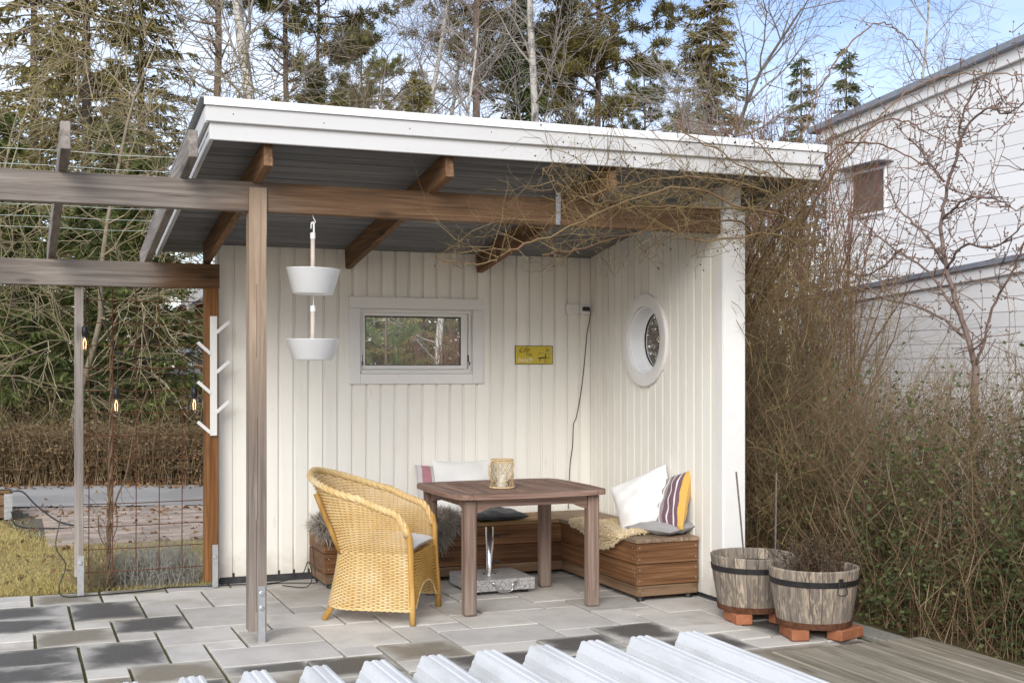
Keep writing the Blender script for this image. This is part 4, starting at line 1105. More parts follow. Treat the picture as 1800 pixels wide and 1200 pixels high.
skin('sheepskin', (3.688, 7.62, .402), (0, -1, 0), .13, .42, .34, .026, bw, 9500, 'short beige sheepskin spread over the right bench lid', 3, .8, .006)

# ------------------------------------------------------------------ half-barrel planters on bricks
soil_d = plain('potting_soil', (.03, .02, .012), (.075, .05, .03), 40, .95, .8, .1, 0, bd=.02)
brick_m = plain('orange_brick', (.27, .10, .05), (.40, .165, .085), 18, .85, .4, .2, .25)
def barrel(cx, cy, label, seed, clasp):
    t = thing('barrel_planter', (cx, cy, .062), label, 'planter', group='half-barrel planters beside the shelter')
    H, r0, r1, n = .325, .202, .252, 22; r_ = random.Random(seed)
    for i in range(n):
        a0, a1 = 2 * math.pi * (i + .02) / n, 2 * math.pi * (i + .98) / n; j = r_.uniform(-.0015, .0015)
        q = MB(); q.lathe([(r0 - .02, .0), (r0 + j, .0), (lerp(r0, r1, .5) + j + .004, H * .5), (r1 + j, H - .005), (r1 + j - .004, H), (r1 - .018, H), (r1 - .022, H - .006), (r0 - .02, .0)], 2, (cx, cy, .062), a0, a1)
        q.build('stave', W['stave'], t)
    for z0, z1, m in ((.235, .268, black_iron), (.002, .036, rust)):
        ra, rb = lerp(r0, r1, z0 / H) + .006, lerp(r0, r1, z1 / H) + .006
        q = MB(); q.lathe([(ra - .003, z0), (ra, z0), (rb, z1), (rb - .003, z1)], 44, (cx, cy, .062)); q.build('hoop', m, t, smooth=False)
    q = MB(); q.grid(lambda u, v_: (cx + v_ * .232 * math.cos(2 * math.pi * u), cy + v_ * .232 * math.sin(2 * math.pi * u), .062 + .262 + .018 * (1 - v_) * math.sin(u * 21 + v_ * 9) + .012 * (1 - v_)), 24, 6, closed_u=True); q.build('soil', soil_d, t)
    if clasp:
        a = R(-90); px, py = cx + .246 * math.cos(a), cy + .246 * math.sin(a); zc = .062 + .25
        q = MB(); q.box((px, py, zc + .012), (.030, .014, .05), .003, Matrix.Rotation(a + math.pi / 2, 3, 'Z')); tx = Vector((-math.sin(a), math.cos(a), 0)); o_ = Vector((math.cos(a), math.sin(a), 0)) * .012; c_ = Vector((px, py, zc))
        q.tube(smooth_pts([c_ - tx * .018 + o_ + Vector((0, 0, .01)), c_ - tx * .03 + o_ * 1.6 + Vector((0, 0, -.045)), c_ + tx * .03 + o_ * 1.6 + Vector((0, 0, -.045)), c_ + tx * .018 + o_ + Vector((0, 0, .01))], 4), .0028, 6); q.build('handle', black_iron, t)
    return t
B1, B2 = (4.112, 6.372), (4.185, 5.862)
barrel(*B1, 'rear weathered half-barrel planter with bare soil beside the white wall end', 1, False)
barrel(*B2, 'front weathered half-barrel planter with dead stalks and a wire clasp', 2, True)
def brick(x, y, rz, label):
    q = MB(); q.box((0, 0, 0), (.215, .10, .060), .006); o = q.build('brick', brick_m); o.location = (x, y, .0312); o.rotation_euler = (0, 0, rz); tag(o, label, 'brick', 'bricks under the barrel planters')
brick(B1[0] - .14, B1[1] - .06, R(80), 'orange brick under the left side of the rear barrel'); brick(B1[0] + .13, B1[1] - .16, R(18), 'orange brick under the right front of the rear barrel')
brick(B2[0] - .15, B2[1] - .03, R(75), 'orange brick under the left side of the front barrel'); brick(B2[0] + .10, B2[1] - .15, R(20), 'orange brick under the right front of the front barrel')
cane_m = plain('grey_cane', (.10, .085, .07), (.19, .165, .14), 40, .8)
for a, c, lb in (((4.03, 6.33, .33), (3.985, 6.35, .88), 'dark thin plant stake leaning in the rear barrel'), ((4.27, 6.37, .33), (4.30, 6.40, .86), 'pale thin plant stake standing at the right of the rear barrel')):
    q = MB(); q.tube([a, [(a[i] + c[i]) / 2 + .003 for i in range(3)], c], .0055, 6); tag(q.build('plant_stake', cane_m), lb, 'stake')
dp = thing('dead_plant', (B2[0], B2[1], .32), 'withered brown stalks standing in the front barrel', 'plant')
S = []; r_ = random.Random(9)
for k in range(150):
    a, rr = r_.uniform(0, 6.28), r_.uniform(0, .21); p = Vector((rr * math.cos(a), rr * math.sin(a), 0)); d = Vector((r_.uniform(-.5, .5), r_.uniform(-.5, .5), 1)).normalized()
    for j in range(r_.randint(4, 11)): p1 = p + d * .025; S.append((p, p1, .0022, .0018)); p = p1; d = (d + Vector((r_.uniform(-.45, .45), r_.uniform(-.45, .45), r_.uniform(-.1, .2)))).normalized()
V, Q = seg_mesh(S, 3); P_ = np.array([tuple(s[1]) for s in S if r_.random() < .9]); g = np.random.default_rng(3)
V2, Q2 = cards(P_, g.normal(size=(len(P_), 3)), .022, .010, g)
V, Q, mi = join([(V, Q, 0), (V2, Q2, 1)]); np_mesh('stalks', V, Q, [plain('dry_stalk', (.07, .045, .03), (.16, .11, .07), 20, .9), foliage('dry_leaf', [(.05, .032, .02), (.11, .075, .045)], trans=0)], dp, mi)

# ------------------------------------------------------------------ corrugated metal roof in the foreground
mr = thing('corrugated_roof', (.9, 3.3, 0), 'white corrugated metal sheet roof of a low lean-to across the foreground', 'roof')
prof = [(-.1035, 0), (-.072, 0), (-.062, .020), (-.058, .022), (-.052, .046), (-.048, .048), (-.036, .078), (-.026, .080), (-.021, .076), (-.011, .076), (-.007, .080), (.007, .080), (.011, .076), (.021, .076), (.026, .080), (.036, .078), (.048, .048), (.052, .046), (.058, .022), (.062, .020), (.072, 0)]
white_metal = mat('white_coated_metal', (.66, .67, .68), .42); _N = NT(white_metal); _v = _N.coords(rnd=False, scale=(6, 1.2, 6)); _v1 = _N.coords(rnd=False)
_c = _N.mix(_N.maprange(_N.noise(_v, 1.5, 5, .65), .42, .72, 0, .75), (.68, .69, .70), (.50, .50, .49))
_c = _N.mix(_N.maprange(_N.noise(_v1, 90, 3, .6), .66, .74, 0, .7), _c, (.22, .20, .17))
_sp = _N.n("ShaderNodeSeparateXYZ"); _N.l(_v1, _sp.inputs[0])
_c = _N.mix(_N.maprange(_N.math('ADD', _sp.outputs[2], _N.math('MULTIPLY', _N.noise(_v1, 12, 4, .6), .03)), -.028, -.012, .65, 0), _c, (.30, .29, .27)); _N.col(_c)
P_ = .2068; YE = 4.19; ZV = .405
for s_, (n0, n1) in enumerate(((-6, -2), (-2, 2), (2, 6), (6, 10))):
    pts = []
    for k in range(n0, n1):
        pts += [(.548 + k * P_ + x_, z_) for x_, z_ in prof]
    pts.append((.548 + (n1 - 1) * P_ + .1035, 0)) if n1 < 10 else None
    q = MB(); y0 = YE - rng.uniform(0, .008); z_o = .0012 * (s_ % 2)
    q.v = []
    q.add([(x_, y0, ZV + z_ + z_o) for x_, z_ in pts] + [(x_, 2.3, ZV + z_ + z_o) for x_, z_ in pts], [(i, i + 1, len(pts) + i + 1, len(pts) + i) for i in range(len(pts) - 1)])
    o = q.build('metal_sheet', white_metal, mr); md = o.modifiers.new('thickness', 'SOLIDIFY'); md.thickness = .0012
q = MB()
for k in range(-6, 10):
    for yy_ in (3.9, 3.2):
        q.lathe([(0, .006), (.005, .006), (.006, .002), (.010, .0)], 8, (.548 + k * P_ - .088, yy_, ZV + .0022))
q.build('screws', steel, mr)["kind"] = "stuff"
for yy_ in (2.5, 3.9):
    q = MB(); q.box((.9, yy_, .378), (3.2, .045, .05), .003); q.build('rail', W['beam_back'], mr)
    for xx in (-.6, .9, 2.3):
        q = MB(); q.box((xx, yy_, .176), (.07, .07, .352), .003); q.build('post', W['post_thin'], mr)
# ------------------------------------------------------------------ buildings
def house_wall(name, root, X, y0, y1, ztop0, ztop1, zb, m, pitch=.132, holes=()):
    """boarded wall in the plane X facing -X, top edge rising from ztop1 (far, y1) to ztop0 (near, y0)"""
    q = MB(); q.prism([(y0, zb), (y1, zb), (y1, ztop1), (y0, ztop0)], .12, Matrix(((0, 0, 1), (1, 0, 0), (0, 1, 0))), (X + .075, 0, 0)); wl = q.build(name, m, root)
    z = zb
    while z < max(ztop0, ztop1):
        z1 = z + pitch - .0045
        def yend(zz): return y1 if zz <= ztop1 else lerp(y1, y0, (zz - ztop1) / max(ztop0 - ztop1, 1e-6))
        spans = [(y0, y1)]
        for (h0, h1, hz0, hz1) in holes:
            if z1 > hz0 and z < hz1: spans = [(y0, h0), (h1, y1)]
        for a, c in spans:
            e0, e1 = min(c, yend(z)), min(c, yend(min(z1, max(ztop0, ztop1))))
            if e0 - a < .05: continue
            q = MB(); q.prism([(a, z), (e0, z), (max(e1, a + .01), z1), (a, z1)], .02, Matrix(((0, 0, 1), (1, 0, 0), (0, 1, 0))), (X, 0, 0)); q.build('board', m, wl)
        z += pitch
    return wl
hw = painted('white_house_paint', (.84, .84, .84), (.62, .61, .60), grain_axis=1, amount=.15)
roof_blue = plain('grey_blue_roof_metal', (.20, .22, .26), (.27, .29, .33), 6, .5, .1)
wh_ = thing('white_house', (9.4, 9, 0), 'white weatherboarded house with grey sloping roof behind the hedge', 'house')
hwl = house_wall('upper_wall', wh_, 9.30, 5.0, 12.74, 4.93, 4.30, 2.0, hw, holes=((11.64, 12.24, 3.27, 3.80),))
q = MB(); q.bar((9.245, 4.6, 5.005), (9.245, 12.80, 4.335), .03, .13, .004); q.build('barge_board', hw, wh_)
q = MB(); q.bar((9.9, 4.55, 5.105), (9.9, 12.95, 4.42), 1.5, .07, .004); q.build('roof', roof_blue, wh_)
q = MB(); q.box((10.8, 12.72, 2.2), (3.0, .1, 4.2)); q.build('end_wall', hw, wh_)
wn_ = MB(); wn_.box((9.285, 11.94, 3.79), (.03, .64, .03), .004); wn_.box((9.285, 11.94, 3.28), (.03, .64, .03), .004); wn_.box((9.285, 11.635, 3.535), (.03, .03, .48), .004); wn_.box((9.285, 12.245, 3.535), (.03, .03, .48), .004); wnd = wn_.build('window', hw, wh_)
q = MB(); q.box((9.303, 11.94, 3.535), (.02, .58, .46)); q.build('pane', mat('brown_window_glass', (.16, .12, .095), .12), wnd)
q = MB(); q.bar((9.20, 11.5, 3.845), (9.20, 12.4, 3.845), .20, .012); q.build('flashing', roof_blue, wnd)
an = house_wall('annex_wall', wh_, 8.0, 4.0, 11.62, 2.62, 2.14, .0, hw)
q = MB(); q.bar((7.965, 3.8, 2.63), (7.965, 11.68, 2.15), .03, .11, .004); q.build('barge_board', hw, wh_)
q = MB(); q.bar((8.62, 3.8, 2.70), (8.62, 11.75, 2.215), 1.42, .05, .004); q.build('roof', roof_blue, wh_)
q = MB(); q.box((8.7, 11.58, 1.05), (1.3, .08, 2.1)); q.build('end_wall', hw, wh_)
# red cottage beyond the wood
redp = plain('falu_red_paint', (.20, .035, .022), (.27, .055, .035), 6, .85)
rh = thing('red_cottage', (7.6, 40.5, 0), 'red wooden cottage with white corners seen through the trellis', 'house')
def rot_bld(q): return q
q = MB(); q.box((7.6, 42.5, 2.35), (4.6, 4.0, 2.3)); q.build('wall', redp, rh)
q = MB(); q.box((7.6, 42.5, .6), (4.7, 4.1, 1.2)); q.build('foundation', conc, rh)
q = MB(); q.box((5.27, 40.47, 2.4), (.24, .08, 2.4)); q.build('corner_board', hw, rh)
q = MB(); q.box((9.93, 40.47, 2.4), (.24, .08, 2.4)); q.build('corner_board', hw, rh)
for i in range(2):
    q = MB(); q.box((6.5 + i * 2, 40.46, 2.5), (.9, .08, 1.1)); w2 = q.build('window', hw, rh)
    q = MB(); q.box((6.5 + i * 2, 40.42, 2.5), (.7, .02, .9)); q.build('pane', mat('cottage_glass', (.05, .06, .07), .1), w2)
q = MB(); q.bar((5.0, 40.1, 3.55), (7.6, 40.1, 4.9), .08, .3); q.bar((10.2, 40.1, 3.55), (7.6, 40.1, 4.9), .08, .3); q.build('barge_board', hw, rh)
q = MB(); q.prism([(-2.5, 0), (2.5, 0), (0, 1.3)], 4.4, Matrix(((1, 0, 0), (0, 0, 1), (0, 1, 0))), (7.6, 42.4, 3.5)); q.build('roof', roof_blue, rh)
gs = thing('grey_shed', (4.4, 36, 0), 'low pale grey shed roof showing left of the red cottage', 'shed')
q = MB(); q.box((4.2, 37.5, .75), (1.6, 2.4, 1.5)); q.build('wall', hw, gs); q = MB(); q.bar((4.2, 36.1, 1.65), (4.2, 38.9, 2.2), 2.0, .08); q.build('roof', plain('pale_sheet_roof', (.35, .37, .40), (.45, .47, .50), 3, .6), gs)

# timber planting box at the lawn's far left
pbx = thing('timber_box', (-.35, 13.3, 0), 'pale timber planting box with galvanised corner strap at the lawn edge', 'planter box')
for i in range(2):
    q = MB(); q.box((-.55, 13.35, .06 + i * .125), (1.1, .05, .118), .006); q.build('plank', W['base_x'], pbx)
q = MB(); q.box((-.55, 13.35, .2605), (1.12, .10, .022), .004); q.build('cap', W['lid_x'], pbx)
q = MB(); q.box((-.5, 13.75, .12), (1.0, .7, .2)); q.build('soil', soil_d, pbx)
q = MB(); q.box((-.035, 13.318, .12), (.07, .006, .26)); q.box((.003, 13.35, .12), (.006, .07, .26))
for k in range(5): q.box((-.035, 13.313, .02 + k * .05), (.05, .004, .012))
q.build('corner_strap', steel, pbx)
q = MB(); q.tube(smooth_pts([(-.02, 13.28, .27), (.10, 13.2, .27), (.22, 12.95, .16), (.42, 12.6, .03), (.62, 12.4, -.005), (.35, 12.35, .0), (.05, 12.5, .02), (-.0, 12.8, .12)]), .008, 7); tag(q.build('garden_hose', black_plastic), 'dark hose curling from the planting box onto the lawn', 'hose')

# ------------------------------------------------------------------ vegetation
def grow(S, p, d, L, r, lvl, cfg, rn, tips, T=None):
    c = cfg[lvl]; n = c['n']; st = L / n; r0 = r
    for i in range(n):
        d = (d + Vector((rn.gauss(0, c['w']), rn.gauss(0, c['w']), rn.gauss(0, c['w']) + c.get('up', 0)))).normalized()
        p1 = p + d * st; r1 = r0 * (1 - (i + 1) / n * c.get('tp', .75))
        (T if (lvl == 0 and T is not None) else S).append((p.copy(), p1.copy(), r, r1))
        p, r = p1, r1
        if lvl + 1 < len(cfg) and (i + 1) / n >= c.get('from', .25):
            k = c['kids']; m = int(k) + (rn.random() < k - int(k))
            for _ in range(m):
                side = d.orthogonal().normalized(); side.rotate(Matrix.Rotation(rn.uniform(0, 6.283), 3, d))
                a = math.radians(rn.gauss(c['ang'], 12)); cd = (d * math.cos(a) + side * math.sin(a)).normalized()
                fall = 1 - .6 * max(0, (i + 1) / n - c.get('from', .25))
                grow(S, p.copy(), cd, c['clen'] * L * fall * rn.uniform(.6, 1.2) if 'clen' in c else cfg[lvl + 1]['L'] * rn.uniform(.6, 1.2), min(r1 * .7, c.get('cr', 9)), lvl + 1, cfg, rn, tips, T)
    tips.append((p.copy(), d.copy()))

def place(root, loc, s, rz, label, cat='tree', group=None):
    root.location = loc; root.scale = (s, s, s); root.rotation_euler = (0, 0, rz); tag(root, label, cat, group); return root
def copy_tree(root):
    c = root.copy(); COL.objects.link(c)
    for k in root.children:
        d = k.copy(); COL.objects.link(d); d.parent = c
    return c
used = set()
def put(proto, x, y, s, rz, label, group, cat='tree'):
    o = proto if proto.name not in used else copy_tree(proto)
    used.add(proto.name); return place(o, (x, y, -.04), s, rz, label, cat, group)
def tree_obj(name, T, S, mats, leaves=None, trunk_n=7, twig_n=3):
    t = thing(name, (0, 0, 0), name.replace('_', ' '), 'tree')
    V, Q = seg_mesh(T, trunk_n); np_mesh('trunk', V, Q, mats[0], t, smooth=True)
    parts = []
    if S: V, Q = seg_mesh(S, twig_n); parts.append((V, Q, 0))
    if leaves is not None: parts.append((leaves[0], leaves[1], 1))
    V, Q, mi = join(parts); np_mesh('crown', V, Q, mats[1:], t, mi)
    return t

birch_bark = mat('birch_bark', (.6, .58, .54), .8); _N = NT(birch_bark); _v = _N.coords(rnd=False, scale=(3, 3, 1.2))
_c = _N.mix(_N.maprange(_N.noise(_v, 2.5, 5, .7), .48, .66), (.50, .48, .44), (.10, .09, .08)); _v2 = _N.coords(rnd=False, scale=(1.5, 1.5, 14)); _N.col(_N.mix(_N.maprange(_N.noise(_v2, 2, 4, .6), .58, .7, 0, .7), _c, (.09, .08, .075)))
grey_bark = plain('grey_bark', (.13, .11, .092), (.25, .22, .19), 9, .9, .5, .1, .1, bd=.02)
pine_bark = mat('pine_bark', (.2, .12, .08), .9); _N = NT(pine_bark); _v = _N.coords(rnd=False, scale=(5, 5, 1.5)); _N.col(_N.ramp(_N.noise(_v, 3, 5, .65), [(.3, (.085, .058, .045)), (.55, (.19, .13, .10)), (.75, (.29, .21, .165))]))
dark_bark = plain('dark_bark', (.06, .045, .036), (.13, .105, .085), 9, .9, .5, .1, .1, bd=.02)
twig_brown = foliage('brown_twig', [(.12, .085, .065), (.23, .175, .135)], .85, 0, 1)
twig_grey = foliage('grey_twig', [(.22, .195, .17), (.40, .365, .325)], .85, 0, 1)
twig_tan = foliage('tan_twig', [(.16, .128, .072), (.29, .24, .145), (.39, .335, .225)], .85, 0, 1)
twig_olive = foliage('olive_twig', [(.12, .078, .038), (.22, .155, .078), (.29, .225, .10)], .8, 0, 3)
twig_red = foliage('red_brown_twig', [(.10, .045, .034), (.19, .09, .068), (.24, .135, .105)], .75, 0, 3)
needles_d = foliage('spruce_needles', [(.045, .07, .026), (.09, .125, .042), (.17, .19, .065)], .65, .2, 1.0)
needles_o = foliage('olive_needles', [(.11, .105, .035), (.21, .185, .06), (.34, .275, .10)], .65, .2, .8)
needles_p = foliage('pine_needles', [(.11, .125, .045), (.21, .215, .075), (.32, .30, .11)], .65, .2, 1.2)
needles_y = foliage('young_pine_needles', [(.06, .11, .03), (.12, .19, .05), (.19, .25, .08)], .6, .25, 3)

def birch(seed, H=17, r=.17, mats=None):
    rn = random.Random(seed); T, S, tips = [], [], []
    cfg = [dict(n=22, w=.03, up=.03, tp=.85, kids=1.7, ang=46, cr=r * .2, **{'from': .25}), dict(L=3.6, n=7, w=.12, up=.05, tp=.85, kids=1.6, ang=42, **{'from': .2}),
           dict(L=1.25, n=5, w=.16, up=-.02, tp=.8, kids=1.0, ang=38, **{'from': .2}), dict(L=.6, n=3, w=.15, up=-.10, tp=.6)]
    grow(S, Vector((0, 0, 0)), Vector((.02, 0, 1)), H, r, 0, cfg, rn, tips, T)
    S = [(a, b_, max(c, .0055), max(d, .0045)) for a, b_, c, d in S]
    return tree_obj('birch_tree', T, S, mats or [birch_bark, twig_grey])
def pine(seed, H=16, r=.15, c0=.55, spread=2.6, nl=None, dead=True):
    rn = random.Random(seed); g = np.random.default_rng(seed); T, S, tips = [], [], []
    p = Vector((0, 0, 0)); n = 20
    for i in range(n):
        p1 = p + Vector((rn.gauss(0, .03), rn.gauss(0, .03), H / n)); T.append((p, p1, r * (1 - .8 * i / n), r * (1 - .8 * (i + 1) / n))); p = p1
    P, D = [], []
    for k in range(64):
        f = rn.random(); z = H * (c0 * .35 + (1 - c0 * .35) * f); i = min(int(z / H * n), n - 1); base = T[i][0].lerp(T[i][1], (z / H * n) % 1); a = rn.uniform(0, 6.283)
        live = z > H * c0; ff = (z / H - c0) / (1 - c0) if live else 0
        L = spread * (.55 + .65 * math.sin(math.pi * min(max(ff, .05), .95)) if live else rn.uniform(.25, .7)) * rn.uniform(.6, 1.1)
        if live and ff > .8: L *= .7
        d = Vector((math.cos(a), math.sin(a), rn.uniform(-.1, .45))).normalized(); q_ = base.copy(); m = 6
        for j in range(m):
            d = (d + Vector((rn.gauss(0, .14), rn.gauss(0, .14), rn.gauss(0, .10) + .05))).normalized(); q1 = q_ + d * L / m; S.append((q_.copy(), q1.copy(), .035 * (1 - j / m) + .008, .035 * (1 - (j + 1) / m) + .007))
            for _ in range(3 if live else 1):
                d2 = (d * .5 + Vector((rn.gauss(0, .7), rn.gauss(0, .7), rn.gauss(.15, .4)))).normalized(); l2 = rn.uniform(.25, .7) * (1 if live else .8); e = q1 + d2 * l2; S.append((q1.copy(), e, .010, .006))
                if live and j >= 1:
                    for _k in range(6): P.append(tuple(q1.lerp(e, rn.uniform(.35, 1.05)))); D.append(tuple(d2))
            q_ = q1
    P, D = np.array(P), np.array(D); k = 15
    P2 = np.repeat(P, k, 0) + g.normal(0, .05, (len(P) * k, 3)); D2 = np.repeat(D, k, 0) * .6 + g.normal(0, .75, (len(P) * k, 3))
    lv = cards(P2, D2, g.uniform(.11, .22, len(P2)), .032, g)
    return tree_obj('pine_tree', T, S, [pine_bark, twig_brown, nl or needles_p], lv)
def spruce(seed, H=12, spread=2.0, nl=None, dens=1.0, droop=.25, step=.36, z0=.04, thin=.0):
    rn = random.Random(seed); g = np.random.default_rng(seed); T, S = [], []
    r = H * .011; T.append((Vector((0, 0, 0)), Vector((0, 0, H * .5)), r, r * .55)); T.append((Vector((0, 0, H * .5)), Vector((0, 0, H)), r * .55, .01))
    P, D, L_ = [], [], []
    z = H * z0
    while z < H - .1:
        f = 1 - z / H; L0 = spread * (f ** .8) + .12
        for _ in range(rn.randint(4, 6)):
            if rn.random() < thin: continue
            a = rn.uniform(0, 6.283); L = L0 * rn.uniform(.65, 1.12); m = max(3, int(L / .28)); q_ = Vector((0, 0, z + rn.uniform(-.1, .1))); d = Vector((math.cos(a), math.sin(a), rn.uniform(-.05, .25)))
            for j in range(m):
                d = (d + Vector((rn.gauss(0, .07), rn.gauss(0, .07), -droop / m + (.10 if j > m * .6 else 0)))).normalized(); q1 = q_ + d * L / m; S.append((q_.copy(), q1.copy(), .018 * (1 - j / m) + .005, .018 * (1 - (j + 1) / m) + .004)); q_ = q1
                if j < 1 and L > 1: continue
                side = Vector((-d.y, d.x, 0))
                for _k in range(int(5 * dens + rn.random())):
                    s_ = rn.choice((-1, 1)); dd = (d * .7 + side * s_ * rn.uniform(.3, 1.1) + Vector((0, 0, rn.uniform(-.6, .12)))).normalized()
                    P.append(tuple(q_ - d * rn.uniform(0, L / m))); D.append(tuple(dd)); L_.append(rn.uniform(.16, .42) * (.6 + .5 * f))
        z += step * (.6 + .5 * f)
    P, D, L_ = np.array(P), np.array(D), np.array(L_); k = 4
    P2 = np.repeat(P, k, 0); u = np.tile(np.linspace(0, .75, k), len(P))[:, None]; P2 = P2 + np.repeat(D * L_[:, None], k, 0) * u; D2 = np.repeat(D, k, 0) + g.normal(0, .38, (len(P2), 3)) + np.array([0, 0, -.2])
    lv = cards(P2, D2, g.uniform(.12, .23, len(P2)), .046, g)
    return tree_obj('spruce_tree', T, S, [dark_bark, twig_brown, nl or needles_d], lv)
def bare(seed, H=8, r=.10, name='bare_tree', mats=None, kids=(2.2, 1.8, 1.3), ang=45, lens=(2.6, 1.2, .55), lean=(0, 0), frm=.15, wig=.14, up=.04, minr=.0048, n0=14):
    rn = random.Random(seed); T, S, tips = [], [], []
    cfg = [dict(n=n0, w=wig * .6, up=up, tp=.8, kids=kids[0], ang=ang, cr=r * .33, **{'from': frm}), dict(L=lens[0], n=8, w=wig, up=up, tp=.85, kids=kids[1], ang=42, **{'from': .2}),
           dict(L=lens[1], n=5, w=wig, up=0, tp=.8, kids=kids[2], ang=40, **{'from': .2}), dict(L=lens[2], n=3, w=wig, tp=.6)]
    grow(S, Vector((0, 0, 0)), Vector((lean[0], lean[1], 1)).normalized(), H, r, 0, cfg, rn, tips, T)
    S = [(a, b_, max(c, minr), max(d, minr * .75)) for a, b_, c, d in S]
    return tree_obj(name, T, S, mats or [grey_bark, twig_grey]), tips

G_T = 'trees of the wood behind the garden'
b1, b2 = birch(21, 17, .19), birch(22, 16, .11)
put(b1, 4.7, 26.1, 1.0, 0, 'stout pale birch rising above the left end of the shelter roof', G_T)
put(b2, 9.4, 22.1, 1.0, 0, 'forked white birch in front of the dark spruce at mid roof', G_T)
put(b2, 8.9, 28.8, .95, 2.0, 'slender birch left of the straight grey pine trunk', G_T)
put(b1, 10.4, 32.5, .7, 4.0, 'thin far birch between two pines above the roof', G_T)
put(b2, 29.6, 36.6, 1.05, 1.0, 'wispy pale birch top above the white house roof', G_T)
put(b1, 5.05, 15.0, .34, 3.0, 'thin young birch stem seen through the shelter window', G_T)
pa, pb_, pc = pine(31, 17, .13, .62, 2.2), pine(32, 15, .16, .45, 3.0, needles_o), pine(33, 18, .14, .5, 2.6)
put(pa, 4.4, 28.4, 1.0, 0, 'dark straight pine trunk with bare side branches left of the stout birch', G_T)
put(pa, 6.6, 31.8, .95, 2.2, 'brown pine trunk right of the stout birch', G_T)
put(pc, 7.8, 33.5, .8, .5, 'bushy far pine behind the brown-leaved crown', G_T)
put(pa, 10.2, 28.2, 1.05, 4.0, 'straight grey pine trunk rising above mid roof', G_T)
put(pb_, 14.7, 30.7, .98, 0, 'broad olive pine crown above the middle of the roof', G_T)
put(pb_, 13.2, 32.0, .9, 2.4, 'second olive pine crown left of the broad one', G_T)
put(pc, 18.7, 35.4, .62, 1.4, 'lower pine crown right of the broad olive pine', G_T)
put(pc, 12.3, 46, .8, 3.3, 'far small pine crown beyond the slender birches', G_T)
sp1, sp2, sp3, sp4 = spruce(41, 11, 1.2), spruce(42, 14, 2.3, needles_o, 1.5), spruce(43, 10.6, 1.15, needles_d, .8, .3, .5, .04, .25), spruce(44, 14, 2.1, needles_o, 1.5, .35)
put(sp1, 12.1, 29.6, 1.0, 0, 'narrow dark spruce behind the forked birch', G_T)
put(sp2, 17.7, 29.5, .95, 0, 'tall dense spruce standing right of the sky gap', G_T)
put(sp4, 18.6, 31.2, .78, 1.5, 'shorter brown-tinged spruce at the right of the dense one', G_T)
put(sp3, 21.2, 30.3, 1.0, 0, 'small slim spruce top left of the arching rose cane', G_T)
put(sp3, 22.4, 29.8, 1.02, 2.5, 'small slim spruce top nearest the white house', G_T)
put(sp4, .5, 32.1, 1.15, 0, 'tall olive conifer at the left picture edge', G_T)
put(sp2, 1.5, 28.5, 1.1, 2.0, 'broad olive conifer second from the left edge', G_T)
put(sp4, 2.9, 31.2, 1.05, 4.0, 'tall olive conifer bordering the left sky gap', G_T)
put(sp1, .3, 23.6, .42, 1.0, 'low dark spruce in the undergrowth at far left', G_T)
put(sp1, 2.2, 23.4, .50, 2.0, 'low green spruce seen through the trellis', G_T)
put(sp1, 1.3, 21.8, .36, 4.0, 'small dark spruce left of the thin trellis post', G_T)
needles_g = foliage('fresh_green_needles', [(.075, .105, .036), (.15, .185, .06), (.25, .265, .09)], .65, .25, 1.0)
sp5 = spruce(45, 5.5, 1.5, needles_g, 1.5, .15, .34)
put(sp5, 2.15, 22.0, .95, 0, 'green young conifer in the middle of the trellis view', G_T)
put(sp5, 1.25, 23.0, .9, 2.0, 'green young conifer left of the trellis', G_T)
put(sp5, .05, 22.6, .8, 5.0, 'green young conifer at the far left edge', G_T)
for i_, (x_, y_, s_, w_) in enumerate(((5.1, 20.5, .8, 'behind the brown bush in the window view'), (6.3, 20.0, .85, 'at the right of the window view'), (4.3, 21.5, .9, 'at the left of the window view'), (7.4, 23.0, 1.0, 'hidden low behind the window birch'),
                                        (1.9, 26.5, 1.2, 'behind the middle of the trellis'), (-.3, 24.8, 1.15, 'in the far left corner of the wood'), (2.6, 33.0, 1.3, 'far behind the trellis'), (.2, 36.0, 1.4, 'far behind the left wood edge'))):
    put(sp5, x_, y_, s_, i_ * 1.3, 'green conifer ' + w_, G_T)
for i_, (x_, y_) in enumerate(((5.25, 18.9), (5.9, 19.3), (6.55, 18.8))): put(sp5, x_, y_, .72, i_ * 2.1, 'dark green conifer just beyond the road, ' + ('left', 'middle', 'right')[i_] + ' of the window view', G_T)
put(sp2, 5.6, 17.6, .42, .5, 'dark spruce seen through the shelter window', G_T)
put(sp2, 3.4, 46, .9, .3, 'far conifer in the gap left of the roof', G_T)
put(sp4, 8.8, 44, .8, 1.1, 'far conifer behind the stout birch', G_T)
put(sp4, 21.0, 40.1, .62, 2.2, 'far conifer behind the lower pine crown', G_T)
